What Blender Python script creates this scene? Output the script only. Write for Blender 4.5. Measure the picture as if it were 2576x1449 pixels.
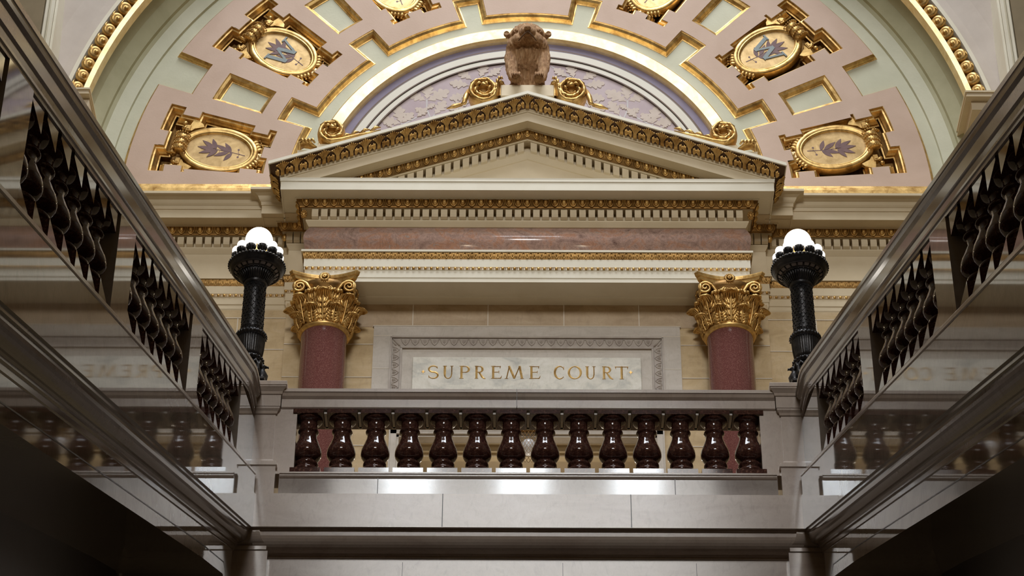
import bpy, bmesh, math, random
from math import sin, cos, pi, radians, sqrt, atan2, hypot
from mathutils import Vector, Matrix, noise

random.seed(7)
S = bpy.context.scene
COL = S.collection
for _o in list(bpy.data.objects):
    bpy.data.objects.remove(_o)

# ------------------------------------------------------------------ camera
F_PX, PITCH, YAW, ROLL, CAMX = 6264.0, radians(36.1257), radians(-.2428), radians(.3452), -.0723
FWD = Vector((sin(YAW)*cos(PITCH), cos(YAW)*cos(PITCH), sin(PITCH)))
_r0 = Vector((cos(YAW), -sin(YAW), 0)); _u0 = _r0.cross(FWD)
RGT = cos(ROLL)*_r0 + sin(ROLL)*_u0
UPV = -sin(ROLL)*_r0 + cos(ROLL)*_u0
cam = bpy.data.cameras.new('camera'); camo = bpy.data.objects.new('camera', cam); COL.objects.link(camo)
cam.sensor_width = 36.0; cam.lens = F_PX*36.0/2576.0
cam.clip_start = .1; cam.clip_end = 300
camo.matrix_world = Matrix(((RGT.x, UPV.x, -FWD.x, CAMX), (RGT.y, UPV.y, -FWD.y, 0), (RGT.z, UPV.z, -FWD.z, 0), (0, 0, 0, 1)))
S.camera = camo

# ------------------------------------------------------------------ light
S.view_settings.view_transform = 'Standard'; S.view_settings.look = 'None'
S.view_settings.gamma = 1; S.view_settings.exposure = 0.0; S.view_settings.use_curve_mapping = False
W = bpy.data.worlds.new('world'); S.world = W; W.use_nodes = True
bg = W.node_tree.nodes['Background']; bg.inputs[0].default_value = (1.0, .74, .44, 1); bg.inputs[1].default_value = .10

def area(name, loc, target, sx, sy, power, col, spread=180):
    l = bpy.data.lights.new(name, 'AREA'); l.shape = 'RECTANGLE'; l.size = sx; l.size_y = sy; l.energy = power; l.color = col
    l.spread = radians(spread)
    o = bpy.data.objects.new(name, l); COL.objects.link(o); o.location = loc
    d = Vector(target)-Vector(loc); o.rotation_euler = d.to_track_quat('-Z', 'Y').to_euler()
    return o
area('skylight', (0, 16.5, 30), (0, 20.5, 17), 7, 6, 860, (.90, .94, 1.0), 120)
area('dome_daylight', (0, -8, 25.8), (0, 22.5, 17.2), 8, 5, 190, (1.0, .97, .93), 42)

def pixray(px, py): return FWD*F_PX + RGT*(px-1288) - UPV*(py-724.5)
def onY(px, py, Y):
    d = pixray(px, py); t = Y/d.y
    return Vector((CAMX+d.x*t, Y, d.z*t))
def onX(px, py, X):
    d = pixray(px, py); t = (X-CAMX)/d.x
    return Vector((X, d.y*t, d.z*t))
def zc(py, Y, px=1326): return onY(px, py, Y).z

# ------------------------------------------------------------------ materials
def newmat(name):
    m = bpy.data.materials.new(name); m.use_nodes = True
    nt = m.node_tree; b = nt.nodes['Principled BSDF']; return m, nt, b
def ramp(nt, stops, src):
    r = nt.nodes.new('ShaderNodeValToRGB'); e = r.color_ramp.elements
    while len(e) < len(stops): e.new(.5)
    for el, (p, c) in zip(e, stops): el.position = p; el.color = (*c, 1)
    nt.links.new(src, r.inputs[0]); return r.outputs[0]
def tex(nt, kind, scale, detail=4, rough=.55, dist=0, stretch=None, coord='Object'):
    tc = nt.nodes.new('ShaderNodeTexCoord'); src = tc.outputs[coord]
    if stretch:
        mp = nt.nodes.new('ShaderNodeMapping'); mp.inputs['Scale'].default_value = stretch
        nt.links.new(src, mp.inputs[0]); src = mp.outputs[0]
    if kind == 'noise':
        n = nt.nodes.new('ShaderNodeTexNoise'); n.inputs['Scale'].default_value = scale; n.inputs['Detail'].default_value = detail
        n.inputs['Roughness'].default_value = rough; n.inputs['Distortion'].default_value = dist; o = n.outputs[0]
    elif kind == 'voronoi':
        n = nt.nodes.new('ShaderNodeTexVoronoi'); n.inputs['Scale'].default_value = scale; o = n.outputs['Distance']
    else:
        n = nt.nodes.new('ShaderNodeTexWave'); n.inputs['Scale'].default_value = scale; n.inputs['Distortion'].default_value = dist
        n.inputs['Detail'].default_value = detail; o = n.outputs['Fac']
    nt.links.new(src, n.inputs['Vector']); return o
def bump(nt, b, src, strength, dist=.01):
    bp = nt.nodes.new('ShaderNodeBump'); bp.inputs['Strength'].default_value = strength; bp.inputs['Distance'].default_value = dist
    nt.links.new(src, bp.inputs['Height']); nt.links.new(bp.outputs[0], b.inputs['Normal'])
def surf(name, c1, c2, rough=.6, metal=0, scale=3, detail=5, dist=.3, lo=.35, hi=.65, bumps=0, bscale=60, stretch=None, coat=0, spec=.5):
    m, nt, b = newmat(name)
    n = tex(nt, 'noise', scale, detail, .6, dist, stretch)
    nt.links.new(ramp(nt, [(lo, c1), (hi, c2)], n), b.inputs['Base Color'])
    b.inputs['Roughness'].default_value = rough; b.inputs['Metallic'].default_value = metal
    b.inputs['Specular IOR Level'].default_value = spec
    if coat: b.inputs['Coat Weight'].default_value = coat; b.inputs['Coat Roughness'].default_value = .05
    if bumps: bump(nt, b, tex(nt, 'noise', bscale, 3), bumps)
    return m
CREAM = surf('cream_paint', (.61, .50, .32), (.68, .57, .385), .55, scale=2)
WHITE = surf('pale_cream_paint', (.74, .69, .55), (.80, .755, .62), .5, scale=2)
TAN = surf('tan_paint', (.60, .50, .34), (.66, .55, .39), .6, scale=2)
OLIVEB = surf('olive_brown_paint', (.20, .15, .08), (.26, .20, .11), .6, scale=2)
GREEN = surf('pale_green_plaster', (.50, .495, .36), (.585, .575, .43), .65, scale=1.3, bumps=.15, bscale=30)
DGREEN = surf('olive_green_plaster', (.35, .335, .20), (.45, .43, .275), .65, scale=1.3)
PINK = surf('dusty_pink_plaster', (.51, .365, .275), (.59, .435, .34), .7, scale=1.2, bumps=.12, bscale=40)
LILAC = surf('pale_lilac_plaster', (.53, .46, .40), (.60, .53, .465), .7, scale=2)
PURPLE = surf('violet_paint', (.19, .155, .23), (.25, .21, .29), .6, scale=2)
MAUVE = surf('mauve_paint', (.40, .31, .325), (.49, .40, .405), .65, scale=1.5)
LINEN = surf('linen_paint', (.66, .62, .52), (.70, .66, .57), .6, scale=2)
OAK = surf('oak_leaf_paint', (.50, .41, .34), (.56, .47, .40), .65, scale=6)
TWIG = surf('twig_paint', (.48, .46, .45), (.54, .52, .51), .65, scale=6)
BROWNP = surf('brown_paint', (.10, .05, .025), (.14, .075, .035), .6, scale=6)
LAUREL = surf('laurel_paint', (.14, .07, .07), (.20, .11, .10), .55, scale=8)
BLUEP = surf('slate_blue_paint', (.20, .24, .24), (.27, .31, .31), .55, scale=8)
def goldm(name, c1, c2, rough, bs=.25):
    m, nt, b = newmat(name)
    n = tex(nt, 'noise', 7, 6, .65, .6)
    nt.links.new(ramp(nt, [(.34, c1), (.62, c2)], n), b.inputs['Base Color'])
    b.inputs['Metallic'].default_value = .85; b.inputs['Roughness'].default_value = rough
    bump(nt, b, tex(nt, 'noise', 90, 3), bs, .004)
    return m
GOLD = goldm('gold_leaf', (.38, .21, .06), (.84, .57, .22), .42)
GOLDM = goldm('medium_gold_leaf', (.38, .255, .11), (.58, .41, .20), .5, .15)
GOLDB = goldm('bright_gold_leaf', (.84, .64, .32), (1.0, .82, .50), .42, .15)
GOLDD = goldm('antique_shaded_gold', (.16, .085, .025), (.34, .19, .06), .45)  # patina plus recess shade, both put into this backing gold's colour
def marble(name, c1, c2, c3, rough, scale=1.2, stretch=(1, 1, 2.5), bmp=0):
    m, nt, b = newmat(name)
    n = tex(nt, 'noise', scale, 8, .62, .8, stretch)
    g = ramp(nt, [(.30, (.80, .78, .76)), (.50, (1, 1, 1)), (.62, (.93, .92, .91)), (.8, (1, 1, 1))], tex(nt, 'noise', 16, 7, .7, .6, (1, 1, .45)))
    mx = nt.nodes.new('ShaderNodeMix'); mx.data_type = 'RGBA'; mx.blend_type = 'MULTIPLY'; mx.inputs[0].default_value = .75
    nt.links.new(ramp(nt, [(.3, c1), (.5, c2), (.72, c3)], n), mx.inputs[6]); nt.links.new(g, mx.inputs[7]); nt.links.new(mx.outputs[2], b.inputs['Base Color'])
    b.inputs['Roughness'].default_value = rough
    if bmp: bump(nt, b, tex(nt, 'noise', 2.2, 2), bmp, .02)
    return m
MARB = marble('polished_pinkish_marble', (.47, .37, .305), (.57, .47, .395), (.64, .55, .47), .16)
MARBS = marble('shaded_mirror_marble', (.29, .24, .195), (.36, .305, .25), (.42, .36, .30), .035)  # the front marble darkened: flank shade is put into the colour
MARBS.node_tree.nodes['Principled BSDF'].inputs['Specular IOR Level'].default_value = .32
MARBD = marble('shaded_brown_marble', (.16, .12, .092), (.21, .165, .13), (.26, .205, .165), .14)  # front marble again, browner and darker: stairside shade put into the colour
MARBP = marble('glossy_front_marble', (.40, .355, .33), (.48, .43, .40), (.56, .51, .47), .07)
STONE = marble('buff_limestone', (.43, .30, .13), (.53, .385, .19), (.61, .47, .27), .5, 2.0)
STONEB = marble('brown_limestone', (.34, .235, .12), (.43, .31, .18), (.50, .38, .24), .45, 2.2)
STONEG = marble('grey_limestone', (.42, .37, .31), (.50, .45, .385), (.56, .51, .45), .35, 2.0)
TABLET = marble('veined_white_marble', (.50, .50, .46), (.72, .70, .62), (.82, .80, .74), .25, 3.5, (1, 1, 2))
MORTAR = surf('mortar', (.66, .60, .50), (.70, .64, .55), .8)
CARVE = surf('carved_limestone', (.36, .31, .27), (.45, .40, .35), .6, scale=8)
DARKST = surf('dark_stone_and_shade', (.03, .025, .02), (.045, .035, .03), .3)  # joints and floor; its near-black also stands in for under-stair shade
def frieze_mat():
    m, nt, b = newmat('pink_brecciated_marble')
    n = tex(nt, 'noise', 3.0, 10, .72, 1.8, (1, 1, 1.4))
    c = ramp(nt, [(.30, (.20, .12, .11)), (.41, (.46, .31, .26)), (.50, (.58, .40, .34)), (.60, (.60, .32, .21)), (.66, (.52, .42, .38)), (.78, (.36, .31, .30))], n)
    v = tex(nt, 'noise', 5, 9, .8, 3.0)
    rm = ramp(nt, [(.47, (1, 1, 1)), (.495, (.45, .4, .4)), (.52, (1, 1, 1))], v)
    mx = nt.nodes.new('ShaderNodeMix'); mx.data_type = 'RGBA'; mx.blend_type = 'MULTIPLY'; mx.inputs[0].default_value = .8
    nt.links.new(c, mx.inputs[6]); nt.links.new(rm, mx.inputs[7]); nt.links.new(mx.outputs[2], b.inputs['Base Color'])
    b.inputs['Roughness'].default_value = .13; return m
FRIEZE = frieze_mat()
def speckled(name, base, fleck, fleck2, scale, rough, lo=.6, vein=0):
    m, nt, b = newmat(name)
    n = tex(nt, 'noise', scale, 4, .8, 0)
    c = ramp(nt, [(lo-.12, base), (lo, base), (lo+.06, fleck), (lo+.16, fleck2)], n)
    if vein:
        v = tex(nt, 'noise', 7, 5, .7, 2.5)
        rm = ramp(nt, [(.488, (0, 0, 0)), (.5, (1, 1, 1)), (.512, (0, 0, 0))], v)
        mx = nt.nodes.new('ShaderNodeMix'); mx.data_type = 'RGBA'
        mt = nt.nodes.new('ShaderNodeMath'); mt.operation = 'MULTIPLY'; mt.inputs[1].default_value = vein
        sp = nt.nodes.new('ShaderNodeSeparateColor'); nt.links.new(rm, sp.inputs[0]); nt.links.new(sp.outputs[0], mt.inputs[0])
        nt.links.new(mt.outputs[0], mx.inputs[0]); nt.links.new(c, mx.inputs[6]); mx.inputs[7].default_value = (.34, .20, .14, 1)
        c = mx.outputs[2]
    nt.links.new(c, b.inputs['Base Color']); b.inputs['Roughness'].default_value = rough
    return m
FLOORM = marble('buff_floor_marble', (.26, .18, .09), (.32, .23, .125), (.38, .28, .16), .3)
GRANITE = speckled('red_granite', (.135, .046, .042), (.21, .088, .078), (.29, .15, .13), 120, .09, .5)
MAROON = speckled('maroon_marble', (.055, .020, .016), (.12, .048, .034), (.22, .12, .08), 42, .055, .52, .3)
BRONZE = surf('dark_bronze', (.018, .018, .020), (.055, .052, .052), .33, .6, scale=9, bumps=.2, bscale=50)
DISHG = surf('grey_bronze_pane', (.16, .14, .14), (.22, .20, .20), .5, .2)
FUR = None
def fur_mat():
    m, nt, b = newmat('carved_brown_stone')
    n = tex(nt, 'noise', 9, 8, .7, 1.2, (3.0, 3.0, .5))
    nt.links.new(ramp(nt, [(.30, (.17, .075, .022)), (.45, (.40, .205, .08)), (.62, (.56, .34, .165)), (.8, (.68, .49, .30))], n), b.inputs['Base Color'])
    b.inputs['Roughness'].default_value = .6
    bump(nt, b, n, .9, .03); return m
FUR = fur_mat()
def glow(name, col, st):
    m, nt, b = newmat(name); b.inputs['Base Color'].default_value = (.9, .9, .9, 1)
    b.inputs['Emission Color'].default_value = (*col, 1); b.inputs['Emission Strength'].default_value = st; return m
GLOBE = glow('lit_opal_globe', (1.0, .93, .82), 4.5)
GLOBES = glow('lit_opal_bulb', (1.0, .90, .76), 4.0)
PANE = glow('daylit_window', (.80, .90, 1.0), 30.0)
LAMPG = surf('white_globe_glass', (.80, .82, .86), (.86, .88, .92), .2)

# ------------------------------------------------------------------ mesh builder
class MB:
    def __init__(s): s.v = []; s.f = []; s.sm = []; s.mi = []
    def add(s, vs, fs, smooth=False, mi=0, M=None):
        n = len(s.v)
        s.v += [tuple(M @ Vector(p)) if M is not None else tuple(p) for p in vs]
        s.f += [tuple(i+n for i in f) for f in fs]
        s.sm += [smooth]*len(fs); s.mi += [mi]*len(fs); return s
    def box(s, x0, x1, y0, y1, z0, z1, mi=0, M=None, bev=0):
        if bev:
            b = min(bev, (x1-x0)/3, (y1-y0)/3, (z1-z0)/3); vs = []; 
            for z, i in ((z0, b), (z0+b, 0), (z1-b, 0), (z1, b)):
                for (x, y) in ((x0+i, y0+b), (x0+b, y0+i), (x1-b, y0+i), (x1-i, y0+b), (x1-i, y1-b), (x1-b, y1-i), (x0+b, y1-i), (x0+i, y1-b)): vs.append((x, y, z))
            fs = [tuple(range(7, -1, -1)), tuple(range(24, 32))]
            for k in range(3):
                for i in range(8): j = (i+1) % 8; fs.append((k*8+i, k*8+j, k*8+8+j, k*8+8+i))
            return s.add(vs, fs, False, mi, M)
        vs = [(x, y, z) for z in (z0, z1) for (x, y) in ((x0, y0), (x1, y0), (x1, y1), (x0, y1))]
        return s.add(vs, [(3, 2, 1, 0), (4, 5, 6, 7), (0, 1, 5, 4), (1, 2, 6, 5), (2, 3, 7, 6), (3, 0, 4, 7)], False, mi, M)
    def lathe(s, prof, n=32, mi=0, M=None, smooth=True, c=(0, 0, 0), closed=True, flute=0, nfl=0):
        vs = []; fs = []
        for (r, z) in prof:
            for i in range(n):
                a = 2*pi*i/n; rr = r*(1+flute*abs(sin(a*nfl/2))) if flute else r
                vs.append((c[0]+rr*cos(a), c[1]+rr*sin(a), c[2]+z))
        for k in range(len(prof)-1):
            for i in range(n):
                j = (i+1) % n; fs.append((k*n+i, k*n+j, (k+1)*n+j, (k+1)*n+i))
        if closed: fs.append(tuple(range(n-1, -1, -1))); fs.append(tuple(range((len(prof)-1)*n, len(prof)*n)))
        return s.add(vs, fs, smooth, mi, M)
    def tube(s, pts, rad, n=8, mi=0, M=None, caps=True, flat=1.0, up=None):
        pts = [Vector(p) for p in pts]; m = len(pts)
        if not hasattr(rad, '__len__'): rad = [rad]*m
        vs = []; fs = []; N = None
        for k in range(m):
            t = (pts[min(k+1, m-1)]-pts[max(k-1, 0)])
            if t.length < 1e-9: t = Vector((0, 0, 1))
            t.normalize()
            if up is not None: N = Vector(up)-t*t.dot(Vector(up))
            elif N is None:
                a = Vector((0, 0, 1)) if abs(t.z) < .9 else Vector((1, 0, 0)); N = a-t*t.dot(a)
            else: N = N-t*t.dot(N)
            if N.length < 1e-6: N = t.orthogonal()
            N.normalize(); B = t.cross(N)
            for i in range(n):
                a = 2*pi*i/n; vs.append(pts[k]+N*(rad[k]*cos(a)*flat)+B*(rad[k]*sin(a)))
        for k in range(m-1):
            for i in range(n):
                j = (i+1) % n; fs.append((k*n+i, k*n+j, (k+1)*n+j, (k+1)*n+i))
        if caps: fs.append(tuple(range(n-1, -1, -1))); fs.append(tuple(range((m-1)*n, m*n)))
        return s.add(vs, fs, True, mi, M)
    def ball(s, c, r, nu=12, nv=8, mi=0, M=None, half=False):
        if not hasattr(r, '__len__'): r = (r, r, r)
        vs = []; fs = []
        for k in range(nv+1):
            t = pi*k/nv
            for i in range(nu):
                a = 2*pi*i/nu; vs.append((c[0]+r[0]*sin(t)*cos(a), c[1]+r[1]*sin(t)*sin(a), c[2]+r[2]*cos(t)))
        for k in range(nv):
            for i in range(nu):
                j = (i+1) % nu; fs.append((k*nu+i, k*nu+j, (k+1)*nu+j, (k+1)*nu+i))
        return s.add(vs, fs, True, mi, M)
    def prism(s, poly, d0, d1, fn, mi=0, smooth=False):
        """poly: 2-D outline; fn(a, b, d) -> point; solid between depths d0 and d1"""
        n = len(poly); vs = [fn(a, b, d0) for a, b in poly]+[fn(a, b, d1) for a, b in poly]
        fs = [tuple(range(n-1, -1, -1)), tuple(range(n, 2*n))]+[(i, (i+1) % n, n+(i+1) % n, n+i) for i in range(n)]
        return s.add(vs, fs, smooth, mi)
    def sweep(s, rows, mi=0, smooth=False, close=False):
        """rows: list of equally long point rows -> quads between them"""
        n = len(rows[0]); vs = [p for r in rows for p in r]; fs = []
        m = len(rows)
        for k in range(m if close else m-1):
            for i in range(n-1):
                k2 = (k+1) % m; fs.append((k*n+i, k*n+i+1, k2*n+i+1, k2*n+i))
        return s.add(vs, fs, smooth, mi)
    def mesh(s, name, mats, norm=True):
        me = bpy.data.meshes.new(name); me.from_pydata(s.v, [], s.f)
        for i, p in enumerate(me.polygons): p.use_smooth = s.sm[i]; p.material_index = s.mi[i]
        for m in (mats if isinstance(mats, (list, tuple)) else [mats]): me.materials.append(m)
        if norm:
            bm = bmesh.new(); bm.from_mesh(me); bmesh.ops.recalc_face_normals(bm, faces=bm.faces[:]); bm.to_mesh(me); bm.free()
        me.update(); return me
    def build(s, name, mats, parent=None, norm=True):
        me = s.mesh(name, mats, norm)
        o = bpy.data.objects.new(name, me); COL.objects.link(o)
        if parent is not None:
            o.parent = parent
            if not parent.get('is_local'): o.matrix_parent_inverse = parent_inv(parent)
        return o
def world_of(o):
    M = Matrix.LocRotScale(o.location, o.rotation_euler, o.scale)
    if o.parent: M = world_of(o.parent) @ o.matrix_parent_inverse @ M
    return M
def parent_inv(p): return world_of(p).inverted()
def empty(name, label, cat, loc=(0, 0, 0), group=None, kind=None):
    o = bpy.data.objects.new(name, None); COL.objects.link(o); o.location = loc; o.empty_display_size = .1
    tag(o, label, cat, group, kind); return o
def tag(o, label=None, cat=None, group=None, kind=None):
    if label: o['label'] = label
    if cat: o['category'] = cat
    if group: o['group'] = group
    if kind: o['kind'] = kind
    return o
def children(o): return [c for c in COL.objects if c.parent == o]
def copy_tree(o, parent=None):
    c = o.copy(); COL.objects.link(c)
    if parent is not None: c.parent = parent; c.matrix_parent_inverse = o.matrix_parent_inverse.copy()
    for ch in children(o): copy_tree(ch, c)
    return c
def local(o):  # parts of this thing are modelled about its own origin
    o['is_local'] = True; return o
def T(x, y, z): return Matrix.Translation((x, y, z))
def frame(o, ex, ey, ez):
    ex, ey, ez = Vector(ex), Vector(ey), Vector(ez)
    return Matrix(((ex.x, ey.x, ez.x, o[0]), (ex.y, ey.y, ez.y, o[1]), (ex.z, ey.z, ez.z, o[2]), (0, 0, 0, 1)))

# ================================================================== THE SETTING
YW, YS, YC = 22.72, 22.83, 22.95          # centre wall, side wall, arch wall planes
ZC = 18.12                                # centre height of all arches
YA, XA = 22.3, 2.47                       # portico entablature plane and half width

def wallobj(name, mb, mats, parent=None):
    o = mb.build(name, mats, parent)
    if parent is None: o['kind'] = 'structure'
    return o
# --- back wall of coursed limestone
b = MB()
b.box(-2.70, 2.70, YW, YW+.25, 14.75, 16.36, 0)
b.box(-2.70, -1.48, YW, YW+.25, 11.25, 14.75, 0); b.box(1.48, 2.70, YW, YW+.25, 11.25, 14.75, 0)
for s in (-1, 1): b.box(min(s*2.7, s*5.9), max(s*2.7, s*5.9), YS, YS+.2, 11.25, 17.0, 0)
# top brown course under the soffit
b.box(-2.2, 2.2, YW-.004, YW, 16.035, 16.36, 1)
# mortar lines
def hline(z, x0, x1, y): b.box(x0, x1, y-.006, y, z-.005, z+.005, 2)
def vline(x, z0, z1, y): b.box(x-.005, x+.005, y-.006, y, z0, z1, 2)
for x in (-1.276, -.436, .414, 1.254): vline(x, 16.035, 16.36, YW-.004)
hline(16.035, -1.72, 1.72, YW-.004)
for s in (-1, 1):
    for z in (15.80, 15.36, 14.92, 14.47, 14.02, 13.57, 13.12, 12.67, 12.22, 11.8): hline(z, min(s*1.71, s*2.7), max(s*1.71, s*2.7), YW)
    for k, z in enumerate((16.23, 15.80, 15.36, 14.92, 14.47, 14.02, 13.57, 13.12, 12.67, 12.22, 11.8)):
        hline(z, min(s*2.7, s*5.5), max(s*2.7, s*5.5), YS)
        for j in range(4): vline(s*(3.25+.42*(k % 2)+j*.84), z-.44, z, YS)
wb = wallobj('wall_back', b, [STONE, STONEB, MORTAR])
# --- arch wall : lunette and coffers stand on it
def pol(R, th, d=0.0):       # polar position on the arch wall, th in degrees from the left horizontal, d = depth behind YC
    a = radians(th); return Vector((-R*cos(a), YC+d, ZC+R*sin(a)))
def ring(mb, R0, R1, d0, d1, t0=0, t1=180, n=120, mi=0, smooth=True):
    rows = [[pol(R0, t0+(t1-t0)*i/n, d0) for i in range(n+1)], [pol(R1, t0+(t1-t0)*i/n, d1) for i in range(n+1)]]
    mb.sweep(rows, mi, smooth)
b = MB()
DG = .075
GROUND = b
b.box(-5.7, 5.7, YC+DG+.3, YC+DG+.4, 16.9, 24.5, 0)
for s in (-1, 1): b.box(min(s*2.4, s*4.79), max(s*2.4, s*4.79), YC+DG, YC+DG+.1, 17.4, 18.13, 0)
prof = [(4.79, DG), (4.96, DG-.01), (4.965, DG-.05), (5.12, DG-.10), (5.16, DG-.13), (5.165, DG-.18), (5.30, DG-.30), (5.38, -.42)]
for (ra, da), (rb, db) in zip(prof, prof[1:]): ring(b, ra, rb, da, db, -7, 187, 130, 0 if ra < 5.1 else 1, False)
ARCHB = b
# outermost cove, spandrels and side piers
YF = 22.42
def polF(R, th, Y=YF):
    a = radians(th); return Vector((-R*cos(a), Y, ZC+R*sin(a)))
def ringF(mb, R0, R1, Y0, Y1, t0=0, t1=180, n=120, mi=0, smooth=False):
    mb.sweep([[polF(R0, t0+(t1-t0)*i/n, Y0) for i in range(n+1)], [polF(R1, t0+(t1-t0)*i/n, Y1) for i in range(n+1)]], mi, smooth)
b = MB()
ringF(b, 5.55, 5.60, YF-.02, YF-.02, mi=0); ringF(b, 5.55, 5.53, YF-.02, YF+.1, mi=0)
ringF(b, 5.60, 5.61, YF-.02, YF+.03, mi=0)
ringF(b, 5.61, 5.73, YF+.03, YF+.03, mi=1); ringF(b, 5.73, 5.95, YF+.03, YF-.05, mi=2, smooth=True); ringF(b, 5.95, 6.35, YF-.05, YF-.25, mi=2, smooth=True)
ringF(b, 6.35, 7.6, YF-.25, YF-.3, mi=2)
wallobj('trim_1', b, [WHITE, LILAC, LILAC])
for s, nm in ((-1, 'left'), (1, 'right')):
    b = MB()
    for x0, x1, y in ((5.60, 5.63, 22.0), (5.635, 5.675, 21.97), (5.68, 5.70, 22.0), (5.705, 5.73, 21.95), (5.735, 5.75, 22.0)):
        b.box(min(s*x0, s*x1), max(s*x0, s*x1), y, 22.4, 17.2, 24, 0)
    for x0, x1, y in ((5.75, 6.1, 21.95), (6.1, 6.2, 21.85), (6.2, 7.2, 21.8)):
        b.box(min(s*x0, s*x1), max(s*x0, s*x1), y, 22.4, 11, 24, 1)
    b.box(min(s*7.0, s*7.3), max(s*7.0, s*7.3), 4, 22, 8, 24, 2)
    wallobj('wall_'+nm, b, [WHITE, OLIVEB, OLIVEB])
    # impost block the outer arch springs from
    b = MB()
    xs = (s*5.12, s*5.75)
    b.box(min(xs), max(xs), 22.12, 23.3, 18.93, 19.0, 0); b.box(min(xs)-.015, max(xs)+.015, 22.10, 23.3, 18.985, 19.01, 1); b.box(min(xs)-.012, max(xs)+.012, 22.108, 23.3, 18.925, 18.935, 1)
    b.box(min(xs)+.06, max(xs)-.0, 22.2, 23.3, 18.80, 18.926, 0)
    wallobj('trim_%d' % (2 if s < 0 else 3), b, [TAN, CREAM])

# --- portico and side entablatures
def course(mb, prof, xa, ya, back, mi=0, smooth=False):
    rows = [[(-(xa+p), back, z), (-(xa+p), ya-p, z), ((xa+p), ya-p, z), ((xa+p), back, z)] for p, z in prof]
    mb.sweep(rows, mi, smooth)
def straight(mb, prof, x0, x1, ya, mi=0, smooth=False):
    mb.sweep([[(x0, ya-p, z), (x1, ya-p, z)] for p, z in prof], mi, smooth)

def egg_unit(mb, M, w, h, mi=0, mb2=None):
    (mb2 or mb).ball((0, .04*h, .04*w), (.25*w, .42*h, .22*w), 10, 8, mi, M)
    pts = [(.40*w*cos(pi*(1-t)), .5*h-.95*h*sin(pi*(1-t)), .05*w) for t in [i/10 for i in range(11)]]
    mb.tube(pts, .055*w, 6, mi, M)
    mb.tube([(.5*w, .46*h, .03*w), (.5*w, .0, .06*w), (.5*w, -.42*h, .02*w)], [.035*w, .05*w, .02*w], 5, mi, M)
def waterleaf_unit(mb, M, w, h, mi=0):
    pts = [(-.5*w, .42*h), (-.30*w, .40*h), (-.24*w, .0), (-.13*w, -.28*h), (0, -.48*h), (.13*w, -.28*h), (.24*w, 0), (.30*w, .40*h), (.5*w, .42*h)]
    mb.tube([(x, y, .05*w) for x, y in pts], .05*w, 5, mi, M)
    mb.ball((0, .14*h, .05*w), (.12*w, .26*h, .1*w), 6, 4, mi, M)
    mb.ball((.5*w, -.1*h, .03*w), (.10*w, .30*h, .08*w), 6, 4, mi, M)
def bead_unit(mb, M, w, r, mi=0):
    mb.tube([(-.34*w, 0, 0), (-.30*w, 0, 0), (.12*w, 0, 0), (.16*w, 0, 0)], [r*.7, r, r, r*.7], 8, mi, M)
    for x in (.28*w, .42*w): mb.ball((x, 0, 0), (.05*w, r, r), 6, 5, mi, M)
def palm_unit(mb, M, w, h, mi=0):
    for k in range(-3, 4):
        a = abs(k)
        mb.tube([(k*.035*w, -.5*h, .02*w), (k*.03*w, -.12*h, .09*w), (k*.085*w, .2*h, .10*w), (k*.135*w, (.46-.05*a)*h, .17*w), (k*.155*w, (.54-.08*a)*h, .25*w)],
                [.034*w, .042*w, .066*w, .075*w, .03*w], 5, mi, M, flat=.8)
    for s in (-1, 1):
        for j, (dx, top) in enumerate(((.28, -.02), (.37, .05), (.46, -.06))):
            mb.tube([(s*.30*w, -.48*h, .02*w), (s*(dx)*w, -.25*h, .07*w), (s*(dx+.01)*w, top*h, .14*w)], [.04*w, .07*w, .045*w], 5, mi, M, flat=.8)
def band_units(fn, mb, x0, x1, z0, z1, y0, y1, pitch, *a):
    """ornament units along X on a strip leaning from (z0, y0) at its foot to (z1, y1) at its top"""
    n = max(1, round((x1-x0)/pitch)); w = (x1-x0)/n
    up = Vector((0, y1-y0, z1-z0)); h = up.length; up.normalize(); out = Vector((1, 0, 0)).cross(up)*1.0
    if out.y > 0: out = -out
    for i in range(n):
        fn(mb, frame((x0+(i+.5)*w, (y0+y1)/2, (z0+z1)/2), (1, 0, 0), up, out), w, h, *a)
def side_units(fn, mb, s, x, y0, y1, z0, z1, p0, p1, pitch):
    """the same ornament returning along Y on a flank at x (p0, p1 projections at foot and top)"""
    n = max(1, round((y1-y0)/pitch)); w = (y1-y0)/n
    up = Vector((s*(p1-p0), 0, z1-z0)); h = up.length; up.normalize()
    for i in range(n):
        e = Vector((0, -s, 0)); out = e.cross(up)
        if out.x*s < 0: out = -out
        fn(mb, frame((s*(x+(p0+p1)/2), y0+(i+.5)*w, (z0+z1)/2), (0, s, 0), up, out), w, h)

ARCH = [(-.42, 16.345), (-.28, 16.345), (-.275, 16.357), (0, 16.357), (0, 16.405), (.008, 16.412), (.008, 16.508), (.016, 16.512), (.016, 16.545), (.022, 16.55), (.022, 16.655)]
CAP = [(.022, 16.655), (.034, 16.69), (.038, 16.735)]
CAPT = [(.038, 16.735), (.056, 16.738), (.056, 16.765), (-.02, 16.767)]
BED = [(-.02, 17.118), (.0, 17.125), (.022, 17.165), (.032, 17.185), (.032, 17.20), (-.03, 17.203), (-.03, 17.34)]
DTOP = [(-.03, 17.336), (.085, 17.337), (.085, 17.345)]
EGGB = [(.088, 17.327), (.10, 17.331), (.102, 17.338), (.125, 17.375), (.142, 17.412)]
CORO = [(.142, 17.412), (.155, 17.415), (.155, 17.425), (.296, 17.425), (.296, 17.414), (.31, 17.414), (.31, 17.527), (.32, 17.530), (.32, 17.556), (.325, 17.575), (-.3, 17.576)]
FRZ = [(-.01+.055*sin(pi*i/10), 16.767+.352*i/10) for i in range(11)]

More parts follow.
